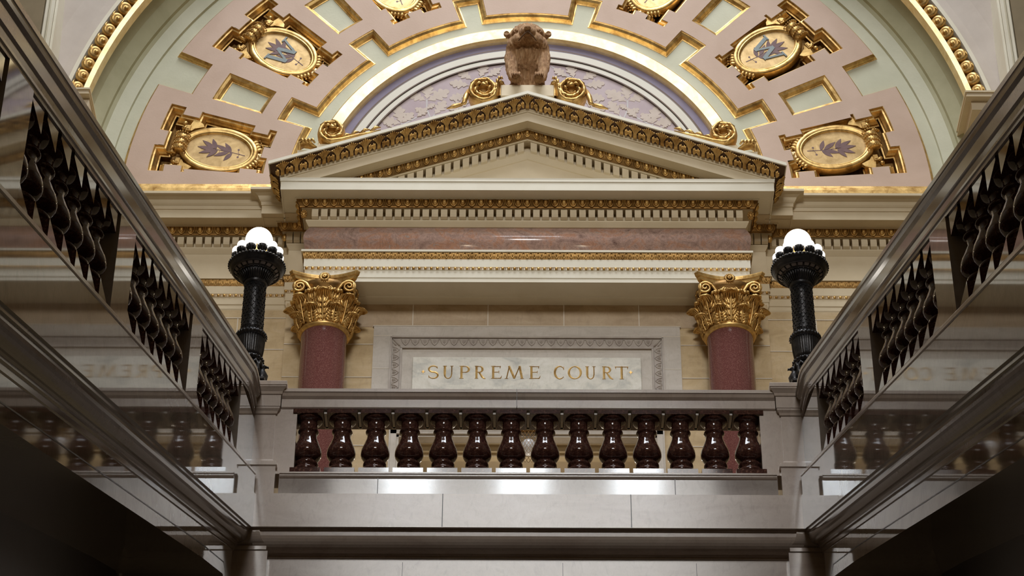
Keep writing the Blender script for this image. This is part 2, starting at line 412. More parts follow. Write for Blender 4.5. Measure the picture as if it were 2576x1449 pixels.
port = empty('portico_entablature', 'large cream and gold classical entablature of the columned doorway, under the pediment', 'entablature', (0, YA, 16.36))
BK = YC+.07
b = MB(); course(b, ARCH, XA, YA, BK); course(b, CAPT, XA, YA, BK); b.build('architrave', WHITE, port)
b = MB(); course(b, CAP, XA, YA, BK)
band_units(waterleaf_unit, b, -XA-.03, XA+.03, 16.660, 16.735, YA-.028, YA-.042, .0815, 1)
for s in (-1, 1): side_units(waterleaf_unit, b, s, XA, YA, YA+.4, 16.66, 16.735, .028, .042, .0815)
b.mi = [1 if i == 1 else 0 for i in b.mi]
b.build('leaf_moulding', [GOLDD, GOLD], port)
b = MB(); n = int(2*(XA+.016)/.066); w = 2*(XA+.016)/n
for i in range(n): bead_unit(b, frame((-XA-.016+(i+.5)*w, YA-.022, 16.529), (1, 0, 0), (0, 0, 1), (0, -1, 0)), w, .0155)
b.build('bead_moulding', GOLD, port)
b = MB(); course(b, FRZ, XA, YA, BK, smooth=True); b.build('frieze', FRIEZE, port)
b = MB(); course(b, BED, XA, YA, BK); course(b, DTOP, XA, YA, BK)
n = 47; x0, x1 = -XA+.02, XA-.02; w = (x1-x0)/n
def dentil(mb, x, ya, w, dp=0, zt=17.336):
    mb.sweep([[(x-w*.35, ya-.072, zt), (x+w*.35, ya-.072, zt)], [(x-w*.35, ya-.072, zt-.08), (x+w*.35, ya-.072, zt-.08)],
              [(x-w*.35, ya-.062, zt-.11), (x+w*.35, ya-.062, zt-.11)], [(x-w*.35, ya-.034, zt-.13), (x+w*.35, ya-.034, zt-.13)], [(x-w*.35, ya+.03, zt-.131), (x+w*.35, ya+.03, zt-.131)]])
    for sx in (-1, 1):
        X = x+sx*w*.35
        mb.add([(X, ya+.03, zt), (X, ya-.072, zt), (X, ya-.072, zt-.08), (X, ya-.062, zt-.11), (X, ya-.034, zt-.13), (X, ya+.03, zt-.131)], [(0, 1, 2, 3, 4, 5)])
for i in range(n): dentil(b, x0+(i+.5)*w, YA, w)
b.build('dentil_band', CREAM, port)
for s in (-1, 1):        # pine cones hanging at the corners
    b = MB(); c = (s*(XA+.055), YA-.05, 17.265); b.ball(c, (.032, .032, .05), 10, 8)
    for k in range(5):
        for j in range(8):
            a = 2*pi*(j+.5*(k % 2))/8; zz = -.038+.019*k; r = .032*sqrt(max(0, 1-(zz/.05)**2))
            b.ball((c[0]+r*cos(a), c[1]+r*sin(a), c[2]+zz), .009, 5, 4)
    b.build('pine_cone', GOLD, port)
b = MB(); course(b, EGGB, XA, YA, BK, 0)
nb = len(b.f)
band_units(egg_unit, b, -XA-.08, XA+.08, 17.337, 17.412, YA-.108, YA-.146, .1048)
for s in (-1, 1): side_units(egg_unit, b, s, XA, YA-.1, YA+.32, 17.337, 17.412, .108, .146, .1048)
b.mi = [0]*nb+[1]*(len(b.f)-nb)
b.build('egg_moulding', [GOLDD, GOLD], port)
b = MB(); course(b, CORO, XA, YA, BK); b.build('corona', WHITE, port)

# --- pediment
SL = .36
ped = empty('pediment', 'triangular cream and gold pediment with an acanthus crest, below the stone badger', 'pediment', (0, YA, 17.58))
def rake(mb, prof, mi=0, smooth=False, back=None, zlim=17.5):
    rows = []
    for p, z in prof:
        xe = XA+p if p >= .3 else min(XA+p, (z-zlim)/SL)
        if back is None: rows.append([(-xe, YA-p, z-SL*xe), (0, YA-p, z), (xe, YA-p, z-SL*xe)])
        else: rows.append([(-xe, back, z-SL*xe), (-xe, YA-p, z-SL*xe), (0, YA-p, z), (xe, YA-p, z-SL*xe), (xe, back, z-SL*xe)])
    mb.sweep(rows, mi, smooth)
b = MB(); b.add([(-1.55, YA+.0, 17.55), (1.55, YA, 17.55), (0, YA, 18.13)], [(0, 1, 2)]); b.build('tympanum', CREAM, ped)
RB = [(0, 18.10), (.01, 18.11), (.03, 18.165), (.04, 18.19), (.04, 18.205), (-.03, 18.207), (-.03, 18.345)]
b = MB(); rake(b, RB); rake(b, [(-.03, 18.325), (.088, 18.325), (.088, 18.338), (.1, 18.345)])
wd = .1048
for s in (-1, 1):
    for i in range(24):
        x = s*(.075+i*wd)
        z = 18.322-SL*abs(x)
        if z < 17.56: continue
        hw = wd*.35
        pr = [(.074, 0), (.074, -.09), (.062, -.12), (.034, -.14), (-.03, -.141)]
        b.sweep([[(x-hw, YA-p, z+dz+SL*hw*s), (x+hw, YA-p, z+dz-SL*hw*s)] for p, dz in pr])
        for sx in (-1, 1): b.add([(x+sx*hw, YA+.03, z-SL*hw*s*sx)]+[(x+sx*hw, YA-p, z+dz-SL*hw*s*sx) for p, dz in pr], [tuple(range(6))])
b.build('dentil_band', CREAM, ped)
b = MB(); rake(b, [(.098, 18.340), (.104, 18.35), (.125, 18.39), (.142, 18.435)]); nb = len(b.f)
for s in (-1, 1):
    for i in range(24):
        x = s*(i*wd) if i else 0
        if i == 0 and s < 0: continue
        z = 18.393-SL*abs(x)
        if z < 17.53: continue
        ex = Vector((1, 0, -SL*s if i else 0)).normalized(); up = Vector((0, -.042, .085)).normalized()
        egg_unit(b, frame((x, YA-.127, z), ex, up, (0, -.9, -.4)), wd*.98, .088)
b.mi = [0]*nb+[1]*(len(b.f)-nb); b.build('egg_moulding', [GOLDD, GOLD], ped)
b = MB(); rake(b, [(.142, 18.435), (.155, 18.438), (.155, 18.452), (.296, 18.452), (.296, 18.437), (.305, 18.437), (.305, 18.560), (.315, 18.566), (.315, 18.582), (.33, 18.602)])
b.build('raking_corona', CREAM, ped)
CY = [(.33, 18.602), (.352, 18.62), (.368, 18.65), (.385, 18.675), (.415, 18.70), (.44, 18.715)]
b = MB(); rake(b, CY, back=22.45, smooth=True); nb = len(b.f)
pw = .1535
for s in (-1, 1):
    for i in range(19):
        if i == 0 and s < 0: continue
        x = s*i*pw; z = 18.652-SL*abs(x)
        ex = Vector((1, 0, -SL*s if i else 0)); up = Vector((0, -.075, .115)).normalized()
        palm_unit(b, frame((x, YA-.378, z), ex, up, (0, -.86, -.5)), pw, .148)
for s in (-1, 1):
    zb = 18.652-SL*2.86
    for k in range(4):
        palm_unit(b, frame((s*(XA+.385), YA-.33+.10+k*.125, zb), (0, s, 0), Vector((s*.075, 0, .115)).normalized(), Vector((s*.86, 0, -.5))), .14, .148)
b.mi = [0]*nb+[1]*(len(b.f)-nb); b.build('acanthus_moulding', [BROWNP, GOLD], ped)
b = MB(); rake(b, [(.44, 18.715), (.452, 18.722), (.452, 18.764), (.44, 18.768), (-.6, 18.775)], back=22.5); b.build('top_fillet', WHITE, ped)

# --- side entablatures, set back beside the portico
SCOR = CORO[:-1]; SCY = [(.325, 17.575), (.332, 17.58), (.345, 17.60), (.36, 17.635), (.40, 17.655), (.42, 17.66), (.43, 17.664)]
STOP = [(.43, 17.664), (.44, 17.668), (.44, 17.70), (-.3, 17.70)]
SARCH = [(-.02, 16.30), (0, 16.357)]+ARCH[4:]
for s, nm in ((-1, 'left'), (1, 'right')):
    e = empty('side_entablature', 'cream and gold wall entablature on the %s, set back beside the portico' % nm, 'entablature', (s*4.2, YS, 16.36))
    def span(xa, xb): return (min(s*xa, s*xb), max(s*xa, s*xb))
    def both(mb, prof, mi=0, smooth=False):
        a, c = span(2.72, 5.9); straight(mb, prof, a, c, YS-.006, mi, smooth)
        rows = [[(s*(2.72+p), YS+.1, z-.003), (s*(2.72+p), 22.74-p, z-.003), (s*2.30, 22.74-p, z-.003)] for p, z in prof]; mb.sweep(rows, mi, smooth)
    b = MB(); both(b, SARCH); both(b, CAPT); both(b, [(-.02, 16.767), (.006, 16.767), (.006, 17.118), (-.02, 17.118)]); b.build('architrave', CREAM, e)
    b = MB(); both(b, CAP); nb = len(b.f); a, c = span(2.76, 5.6)
    band_units(waterleaf_unit, b, a, c, 16.660, 16.735, YS-.028, YS-.042, .0815)
    a, c = span(2.40, 2.75); band_units(waterleaf_unit, b, a, c, 16.660, 16.735, 22.74-.028, 22.74-.042, .0815)
    b.mi = [0]*nb+[1]*(len(b.f)-nb); b.build('leaf_moulding', [GOLDD, GOLD], e)
    b = MB()
    for i in range(43): bead_unit(b, frame((s*(2.76+i*.066), YS-.022, 16.529), (1, 0, 0), (0, 0, 1), (0, -1, 0)), .066, .0155)
    for i in range(5): bead_unit(b, frame((s*(2.45+i*.066), 22.74-.022, 16.529), (1, 0, 0), (0, 0, 1), (0, -1, 0)), .066, .0155)
    b.build('bead_moulding', GOLD, e)
    b = MB(); both(b, BED); both(b, DTOP)
    for i in range(27): dentil(b, s*(2.82+i*.105), YS, .105)
    for i in range(3): dentil(b, s*(2.55+i*.085), 22.74, .105)
    b.build('dentil_band', CREAM, e)
    b = MB(); b.ball((s*(2.72+.055), 22.69, 17.265), (.032, .032, .05), 10, 8); b.build('pine_cone', GOLD, e)
    b = MB(); both(b, EGGB); nb = len(b.f); a, c = span(2.86, 5.6)
    band_units(egg_unit, b, a, c, 17.337, 17.412, YS-.108, YS-.146, .1048)
    a, c = span(2.60, 2.83); band_units(egg_unit, b, a, c, 17.337, 17.412, 22.74-.108, 22.74-.146, .1048)
    b.mi = [0]*nb+[1]*(len(b.f)-nb); b.build('egg_moulding', [GOLDD, GOLD], e)
    b = MB(); both(b, SCOR); both(b, SCY, smooth=False); both(b, STOP); b.build('cornice', CREAM, e)

# ================================================================== COFFERED ARCH
arch = empty('coffered_arch', 'dusty pink coffered half ring with gilded mouldings around the lunette', 'coffered arch', (0, YC, ZC))
def poly_in(x, y, P):
    c = False; n = len(P)
    for i in range(n):
        (x1, y1), (x2, y2) = P[i], P[(i+1) % n]
        if (y1 > y) != (y2 > y) and x < (x2-x1)*(y-y1)/(y2-y1)+x1: c = not c
    return c
def med_open(tc):
    """opening of a medallion coffer, (R, th) corners"""
    u = [(4.455, 6.75), (4.455, 3.0)]
    top = [(4.50, 1.4), (4.50, 6.72), (4.305, 6.72), (4.305, 5.2), (4.10, 5.2), (4.10, 6.62), (3.41, 6.52), (3.41, 4.9), (3.225, 4.9), (3.225, 6.45), (3.13, 6.45), (3.13, 1.9)]
    inn = [(3.205, 1.55), (3.205, -1.35)]
    lo = [(3.13, -1.3), (3.13, -5.65), (3.215, -5.65), (3.215, -4.8), (3.415, -4.8), (3.415, -5.95), (4.11, -6.6), (4.11, -5.3), (4.315, -5.3), (4.315, -6.7), (4.50, -6.7), (4.50, -1.6)]
    out = [(4.39, -1.5), (4.39, 1.35)]
    P = top+inn+lo+out
    P = [(R, d) for R, d in P]
    return [(R, tc+d) for R, d in P]
def densify(P, step=1.2):
    out = []
    for i in range(len(P)):
        a, c = P[i], P[(i+1) % len(P)]; out.append(a)
        n = int(abs(c[1]-a[1])/step)
        for k in range(1, n): out.append((a[0]+(c[0]-a[0])*k/n, a[1]+(c[1]-a[1])*k/n))
    return out
def area2(P): return sum(P[i][0]*P[(i+1) % len(P)][1]-P[(i+1) % len(P)][0]*P[i][1] for i in range(len(P)))
def offset(P, d):
    """shrink (d > 0) a polar outline by d metres with mitred corners"""
    sg = 1 if area2(P) > 0 else -1; out = []; n = len(P)
    for i in range(n):
        Rm = P[i][0]; k = Rm*pi/180
        a, p, c = P[i-1], P[i], P[(i+1) % n]
        def nrm(u, v):
            dx, dy = (v[0]-u[0]), (v[1]-u[1])*k; L = hypot(dx, dy) or 1e-9; return (-dy/L*sg, dx/L*sg)
        n1, n2 = nrm(a, p), nrm(p, c); dt = 1+n1[0]*n2[0]+n1[1]*n2[1]
        if dt < .15: dt = .15
        out.append((p[0]+(n1[0]+n2[0])/dt*d, p[1]+(n1[1]+n2[1])/dt*d/k))
    return out
def frame_mould(mb, P, steps, mi=0):
    P = densify(P); rows = []
    for off, dep in steps:
        Q = offset(P, off); rows.append([pol(R, t, dep) for R, t in Q]+[pol(Q[0][0], Q[0][1], dep)])
    mb.sweep(rows, mi)
CEN = [11.0, 37.3, 63.7, 90.0, 116.3, 142.7, 169.0]
SQS = [24.0, 50.15, 76.4, 103.6, 129.85, 156.0]
holes = [med_open(t) for t in CEN if t != 90.0]
sq = [[(3.41, t-3.2), (4.07, t-3.2), (4.07, t+3.2), (3.41, t+3.2)] for t in SQS]
notch_o = [[(4.325, t-3.45), (4.325, t+3.45), (5.2, t+3.45), (5.2, t-3.45)] for t in SQS]
notch_i = [[(3.205, t-3.45), (3.205, t+3.45), (2.0, t+3.45), (2.0, t-3.45)] for t in SQS]
# the central field over the badger is framed as one long panel
RI, RO = 2.86, 4.77
notch_c = [[(2.0, 78.6), (3.14, 78.6), (3.14, 79.6), (2.0, 79.6)]]
Rs = sorted({RI, RO, 4.50, 4.455, 4.39, 4.325, 4.315, 4.305, 4.11, 4.10, 4.07, 3.415, 3.41, 3.225, 3.215, 3.205, 3.13})
Ts = {-.8, 180.8}
for H in holes+sq+notch_o+notch_i:
    for R, t in H: Ts.add(round(t, 3))
Ts = sorted(Ts); T2 = []
for a, c in zip(Ts, Ts[1:]):
    if c-a < 1e-4: continue
    n = max(1, int((c-a)/1.5)); T2 += [a+(c-a)*k/n for k in range(n)]
T2.append(Ts[-1])
H = holes+sq+notch_o+notch_i
b = MB()
for Ra, Rb in zip(Rs, Rs[1:]):
    for ta, tb in zip(T2, T2[1:]):
        r_, t_ = (Ra+Rb)/2, (ta+tb)/2
        if any(poly_in(r_, t_, h) for h in H): continue
        b.add([pol(Ra, ta), pol(Rb, ta), pol(Rb, tb), pol(Ra, tb)], [(0, 1, 2, 3)])
b.build('pink_lattice', PINK, arch)
Rg = sorted({2.62, 4.79}|set(Rs)-{RI, RO})
mh = [offset(h_, .03) for h_ in holes]
for Ra, Rb in zip(Rg, Rg[1:]):
    for ta, tb in zip(T2, T2[1:]):
        if any(poly_in((Ra+Rb)/2, (ta+tb)/2, h_) for h_ in holes): continue
        GROUND.add([pol(Ra, ta, DG), pol(Rb, ta, DG), pol(Rb, tb, DG), pol(Ra, tb, DG)], [(0, 1, 2, 3)], True, 0)
wallobj('wall_arch', GROUND, [GREEN, DGREEN])
SQM = [(0, 0), (.006, .004), (.010, .012), (.040, .026), (.058, .052), (.062, .066), (.074, .068), (.076, DG)]
for h in sq:
    b = MB(); frame_mould(b, h, SQM, 0); b.build('coffer_moulding', GOLD, arch)
MDM = [(0, 0), (.008, .006), (.012, .03), (.03, .036), (.046, .075), (.062, .095), (.066, .12), (.082, .125), (.088, .21)]
for h in holes:
    b = MB(); frame_mould(b, h, MDM[:-1], 0); frame_mould(b, h, MDM[-2:], 1); b.build('coffer_moulding', [GOLD, GOLDD], arch)  # last step in darker gold: recess shade put into its colour
for t in CEN:
    if t != 90: b = MB(); b.add([pol(3.0, t-7.6, .2), pol(4.62, t-7.6, .2), pol(4.62, t+7.6, .2), pol(3.0, t+7.6, .2)], [(0, 1, 2, 3)]); b.build('coffer_ground', GOLDD, arch)  # ground darkened in colour to give the recess its shade
# outer and inner edges of the lattice, following its notches
oe = [(4.77, -.8)]; ie = [(2.86, -.8)]
for t in SQS:
    oe += [(4.77, t-3.45), (4.325, t-3.45), (4.325, t+3.45), (4.77, t+3.45)]
    ie += [(2.86, t-3.45), (3.205, t-3.45), (3.205, t+3.45), (2.86, t+3.45)]
oe.append((4.77, 180.8)); ie.append((2.86, 180.8))
def open_mould(mb, P, steps, sgn):
    Q = []
    for a, c in zip(P, P[1:]):
        Q.append(a); n = int(abs(c[1]-a[1])/1.2)
        for k in range(1, n): Q.append((a[0]+(c[0]-a[0])*k/n, a[1]+(c[1]-a[1])*k/n))
    Q.append(P[-1]); rows = []
    for off, dep in steps:
        row = []
        for i, p in enumerate(Q):
            k = p[0]*pi/180; a = Q[max(i-1, 0)]; c = Q[min(i+1, len(Q)-1)]
            def nr(u, v):
                dx, dy = v[0]-u[0], (v[1]-u[1])*k; L = hypot(dx, dy) or 1; return (dy/L, -dx/L)
            n1 = nr(a, p) if i else nr(p, c); n2 = nr(p, c) if i < len(Q)-1 else n1
            dt = max(.2, 1+n1[0]*n2[0]+n1[1]*n2[1])
            row.append(pol(p[0]+sgn*(n1[0]+n2[0])/dt*off, p[1]+sgn*(n1[1]+n2[1])/dt*off/k, dep))
        rows.append(row)
    mb.sweep(rows, 0)
OUT = [(0, 0), (.004, .008), (.014, .012), (.040, .030), (.056, .060), (.060, .068), (.074, .070), (.076, DG)]
b = MB(); open_mould(b, oe, [(o*.6, d) for o, d in OUT], 1); b.build('outer_moulding', GOLD, arch)
b = MB(); open_mould(b, ie, OUT, -1); b.build('inner_moulding', GOLD, arch)
for s in (-1, 1):
    b = MB(); x = sorted((s*2.6, s*4.85))
    b.sweep([[(x[0], y, z), (x[1], y, z)] for y, z in ((YC-.002, 18.245), (YC-.02, 18.235), (YC-.03, 18.20), (YC-.07, 18.17), (YC-.08, 18.13), (YC-.08, 17.9))])
    b.build('base_moulding', GOLD, arch)

# medallions
def place_med(tc):
    C = Vector(pol(3.74, tc-.55, .05)); a = radians(tc-.55)
    er = Vector((-cos(a), 0, sin(a))); et = Vector((sin(a), 0, cos(a)))
    return C, er, et
def medallion(tc, label, letter):
    C, er, et = place_med(tc)
    M = frame(C, er, et, (0, -1, 0))          # local: x outward along the radius, y along the arc, z towards the hall
    if Vector((er.x, er.y, er.z)).cross(et).dot(Vector((0, -1, 0))) < 0: pass
    t = empty('medallion', label, 'medallion', C, 'gilded oval medallions in the coffered arch')
    A, B = .40, .262
    b = MB(); n = 56; rows = []
    for k, z in ((1.20, -.09), (1.195, .012), (1.17, .03), (1.06, .034), (1.045, .026), (1.035, .030), (1.0, .028), (.965, .008), (.955, -.004)):
        e = (k-1)*.40
        rows.append([M @ Vector(((A+e)*cos(2*pi*i/n), (B+e)*sin(2*pi*i/n), z)) for i in range(n+1)])
    b.sweep(rows, 0, True); b.build('oval_frame', GOLD, t)
    b = MB(); b.prism([((A-.012)*cos(2*pi*i/n), (B-.012)*sin(2*pi*i/n)) for i in range(n)], -.02, 0, lambda x, y, d: M @ Vector((x, y, d)))
    pn = b.build('oval_panel', GOLDM, t)
    # painted laurel sprig, stem at the inner end
    b = MB()
    lay = [.002]
    def leafp(x0, y0, ang, L, w):
        lay[0] += .0005
        P = []
        for i in range(9):
            u = i/8; P.append((u*L, w*sin(pi*u**.85)))
        for i in range(7, 0, -1):
            u = i/8; P.append((u*L, -w*sin(pi*u**.85)))
        ca, sa = cos(ang), sin(ang)
        b.prism([(x0+x*ca-y*sa, y0+x*sa+y*ca) for x, y in P], 0, lay[0], lambda x, y, d: M @ Vector((x, y, d)))
    def stem(p, q, w):
        dx, dy = q[0]-p[0], q[1]-p[1]; L = hypot(dx, dy); nx, ny = -dy/L*w, dx/L*w
        b.prism([(p[0]+nx, p[1]+ny), (q[0]+nx*.7, q[1]+ny*.7), (q[0]-nx*.7, q[1]-ny*.7), (p[0]-nx, p[1]-ny)], 0, .0018, lambda x, y, d: M @ Vector((x, y, d)))
    stem((-.33, -.02), (-.18, .0), .006); stem((-.18, 0), (.05, .015), .006)
    for x0, y0, an, L in ((-.16, 0, 50, .17), (-.13, .01, 22, .20), (-.17, 0, -62, .16), (-.13, 0, -28, .19),
                          (.03, .015, 62, .17), (.05, .02, 30, .20), (.06, .01, 2, .20), (.03, .01, -24, .21), (.01, .01, -52, .17)):
        leafp(x0, y0, radians(an), L, .028)
    for x, y in ((-.235, .055), (-.25, -.055), (-.03, .06), (-.01, -.05)):
        stem((x-.01, 0), (x, y), .003); b.prism([(x+.014*cos(2*pi*i/8), y+.014*sin(2*pi*i/8)) for i in range(8)], 0, .0015, lambda x, y, d: M @ Vector((x, y, d)))
    b.build('laurel_sprig', LAUREL, pn)
    if letter:
        b = MB()
        def bar(p, q, w):
            b.prism([(p[0]-w, p[1]), (p[0]+w, p[1]), (q[0]+w, q[1]), (q[0]-w, q[1])], 0, .0085+.0007*len(b.f)/6, lambda x, y, d: M @ Vector((y*1.0+.0, x*letter, d)))
        h = .13
        bar((-.17, h), (-.09, -h), .026); bar((-.09, -h), (.0, h*.75), .016); bar((.0, h*.75), (.08, -h), .026); bar((.08, -h), (.17, h), .014)
        for x in (-.17, .17): bar((x, h), (x, h-.02), .045)
        b.build('letter_w', BLUEP, pn)
    # clasp over the outer end
    b = MB(); x0 = .46
    for k in range(3):
        yy = (-.078, 0, .078)[k]
        b.lathe([(.055, -.045), (.078, -.03), (.084, 0), (.078, .03), (.055, .045)], 16, 0, M @ T(x0, yy, .03) @ Matrix.Rotation(pi/2, 4, 'X'))
    for yy in (-.125, -.04, .04, .125):
        for j in range(9):
            a2 = -1.4+j*.35
            b.ball((x0+.088*sin(a2), yy, .03+.088*cos(a2)), .012, 6, 4, 0, M)
    sp = [(x0+.07+.05*(1-k/14)*cos(k*.62), -.15, .0+.05*(1-k/14)*sin(k*.62)) for k in range(14)]
    b.tube(sp, .016, 6, 0, M, flat=1.5)
    b.build('clasp', GOLD, t)
    for s in (-1, 1):            # axe heads above and below the clasp
        b = MB(); cx, cy = .41, s*.285
        P = [(cx-.02, cy-s*.06), (cx-.05, cy-s*.02), (cx-.16, cy+s*.025), (cx-.135, cy+s*.065), (cx-.08, cy+s*.095), (cx-.01, cy+s*.11), (cx+.01, cy+s*.03), (cx+.03, cy-s*.06)]
        b.prism(P, -.03, .02, lambda x, y, d: M @ Vector((x, y, d)))
        b.box(cx-.005, cx+.055, cy-.045-s*.03, cy+.045-s*.03, -.05, .035, 0, M, .006)
        b.box(cx+.01, cx+.042, cy-.022-s*.03, cy+.022-s*.03, .034, .044, 0, M)
        b.ball((cx+.085, cy+s*.05, .0), .032, 10, 8, 0, M); b.tube([(cx+.05, cy+s*.0, 0), (cx+.1, cy-s*.04, 0)], [.03, .022], 8, 0, M)
        b.build('axe_head', GOLD, t)
        b = MB()                 # rods of the bundle at the inner end
        for k in range(4):
            a2 = radians(150+k*13)*1.0
            px_, py_ = -.36-.05*k*.5, s*(.17-.035*k)
            b.tube([(px_+.05, py_-s*.03, -.02), (px_-.05, py_+s*.035, .0), (px_-.075, py_+s*.05, .0)], [.02, .026, .012], 8, 0, M)
            b.ball((px_-.09, py_+s*.062, .0), .013, 6, 5, 0, M)
        b.build('rod_bundle', GOLD, t)
    b = MB(); b.box(-.575, -.44, -.055, .055, -.06, .0, 0, M, .012); b.tube([(-.56, -.05, 0), (-.50, 0, .012), (-.56, .05, 0)], .02, 6, 0, M); b.build('inner_tab', GOLDB, t)
wh = {11.0: ('lowest left', 0), 37.3: ('upper left with a blue letter,', 1), 63.7: ('at the top picture edge left of the badger,', 0)}
for tc in CEN:
    if tc == 90: continue
    l = tc < 90; tt = tc if l else 180-tc; key = min(wh, key=lambda k: abs(k-tt)); w_, lt = wh[key]
    if not l: w_ = w_.replace('left', 'right')
    medallion(tc, 'gilded oval medallion, %s in the coffered arch' % w_, lt)

# plain gilded band round the lunette
b = MB(); ring(b, 2.62, 2.60, DG, -.01); ring(b, 2.60, 2.585, -.01, -.02); ring(b, 2.585, 2.45, -.02, -.005); ring(b, 2.45, 2.425, -.005, .03); ring(b, 2.425, 2.415, .03, .075)
o = b.build('arch_band', GOLDB); tag(o, 'broad plain band of bright gold leaf arching over the lunette', 'arch band')
# lunette
lun = empty('lunette', 'violet and mauve painted half round lunette with oak leaves, behind the badger', 'lunette', (0, YC+.06, ZC))
LD = .07
b = MB(); ring(b, 2.42, 2.31, LD, LD, smooth=False); b.build('violet_band', PURPLE, lun)
b = MB(); ring(b, 2.31, 2.29, LD, LD-.02, smooth=False); ring(b, 2.29, 2.195, LD-.02, LD-.02); ring(b, 2.175, 2.10, LD-.015, LD-.015); b.build('linen_band', LINEN, lun)
b = MB(); ring(b, 2.318, 2.300, LD-.022, LD-.022); ring(b, 2.197, 2.180, LD-.024, LD-.024); ring(b, 2.107, 2.09, LD-.024, LD-.024); b.build('brown_line', BROWNP, lun)
b = MB()
for i in range(60): b.add([pol(2.10, 3*i, LD), pol(2.10, 3*i+3, LD), Vector((0, YC+LD, ZC))], [(0, 1, 2)])
pn = b.build('mauve_panel', MAUVE, lun)
LAY = [.002]
def oak(bm_, x0, z0, x1, z1, fat=.31):
    """painted oak leaf from stalk to tip"""
    LAY[0] += .0004
    L = hypot(x1-x0, z1-z0); ux, uz = (x1-x0)/L, (z1-z0)/L
    P = []; lob = [(0, .02), (.12, .05), (.2, .13), (.27, .17), (.32, .09), (.40, .20), (.48, .30), (.55, .27), (.58, .15), (.66, .24), (.74, .27), (.80, .20), (.82, .12), (.9, .13), (.97, .08), (1.0, 0)]
    up = [(u, v*fat/.30) for u, v in lob]; lo = [(u, -v*fat/.30) for u, v in reversed(lob[1:-1])]
    c = [(x0+(u*ux-v*uz)*L, z0+(u*uz+v*ux)*L) for u, v in up+lo]
    bm_.prism(c, YC+LD-LAY[0], YC+LD+.002, lambda x, z, d: Vector((x, d, z)))
def twig(bm_, pts, w):
    for (xa, za), (xb, zb) in zip(pts, pts[1:]):
        L = hypot(xb-xa, zb-za) or 1; nx, nz = -(zb-za)/L*w, (xb-xa)/L*w
        bm_.prism([(xa+nx, za+nz), (xb+nx, zb+nz), (xb-nx, zb-nz), (xa-nx, za-nz)], YC+LD-.0018, YC+LD+.002, lambda x, z, d: Vector((x, d, z)))
def q(a, c_): p = onY(800+a/4.528, 40+c_/4.528, YC+LD-.005); return (p.x, p.z)
LV = [((1240, 950), (1260, 775)), ((1225, 960), (1035, 885)), ((1250, 965), (1490, 845)), ((1235, 1120), (1110, 1045)), ((1330, 1120), (1450, 965)), ((950, 1220), (915, 1025)), ((940, 1225), (712, 1175)),
      ((955, 1215), (1085, 1100)), ((1750, 720), (1590, 625)), ((1720, 790), (1500, 760)), ((1850, 700), (1905, 540)), ((1700, 900), (1500, 945)), ((1720, 980), (1490, 1065)), ((740, 1330), (635, 1300)), ((1230, 1060), (1330, 1000)),
      ((1930, 690), (2075, 600)), ((1130, 1150), (1240, 1050)), ((850, 1270), (780, 1215))]
TW = [[(1240, 950), (1238, 1060), (1290, 1180)], [(1238, 1100), (1190, 1100)], [(1330, 1120), (1290, 1170)], [(950, 1220), (960, 1240), (870, 1290)], [(1790, 765), (1860, 700), (1960, 660), (2110, 570)], [(1790, 765), (1740, 960)], [(960, 1240), (1130, 1150)]]
for m in (1, -1):
    LAY[0] = .002; b = MB()
    for (a0, b0), (a1, b1) in LV:
        p, r = q(a0, b0), q(a1, b1); oak(b, m*p[0], p[1], m*r[0], r[1])
    b.build('oak_leaves', OAK, pn)
    b = MB()
    for pts in TW: twig(b, [(m*q(a, c_)[0], q(a, c_)[1]) for a, c_ in pts], .008)
    b.build('oak_twig', TWIG, pn)

# bossed outer arch
ba = empty('bossed_arch_moulding', 'gilded outer arch moulding set with a chain of round bosses', 'arch moulding', (0, YF, ZC))
b = MB(); ringF(b, 5.30, 5.305, YF+.1, YF-.03, 0, 180, 140); ringF(b, 5.305, 5.365, YF-.03, YF-.045, 0, 180, 140, smooth=True); ringF(b, 5.365, 5.37, YF-.045, YF+.06, 0, 180, 140); b.build('gold_strip', GOLDB, ba)
b = MB(); ringF(b, 5.37, 5.45, YF+.06, YF+.08); ringF(b, 5.45, 5.56, YF+.08, YF+.02); b.build('cove_ground', GOLDD, ba)
b = MB()
b.lathe([(.002, .075), (.018, .07), (.026, .055), (.03, .045), (.05, .05), (.075, .048), (.088, .03), (.09, .0)], 20, closed=False)
b.tube([(-.06, -.02, .035), (-.085, .03, .03), (-.08, .08, .03)], [.012, .012, .003], 5)
me = b.mesh('boss', GOLD)
for s in (-1, 1):
    for k in range(22):
        th = 8.2+k*2.02; th = th if s < 0 else 180-th
        o = bpy.data.objects.new('boss', me); COL.objects.link(o); o.parent = ba; o.matrix_parent_inverse = parent_inv(ba)
        c = polF(5.462, th, YF+.02); a = radians(th)
        er = Vector((-cos(a), 0, sin(a))); et = Vector((sin(a), 0, cos(a)))
        out = Vector((0, -1, 0))*.8-er*.6; out.normalize(); e2 = (et-out*et.dot(out)).normalized(); e1 = e2.cross(out)
        Mx = frame(c, e1, e2, out)
        o.location, o.rotation_euler = Mx.to_translation(), Mx.to_euler()
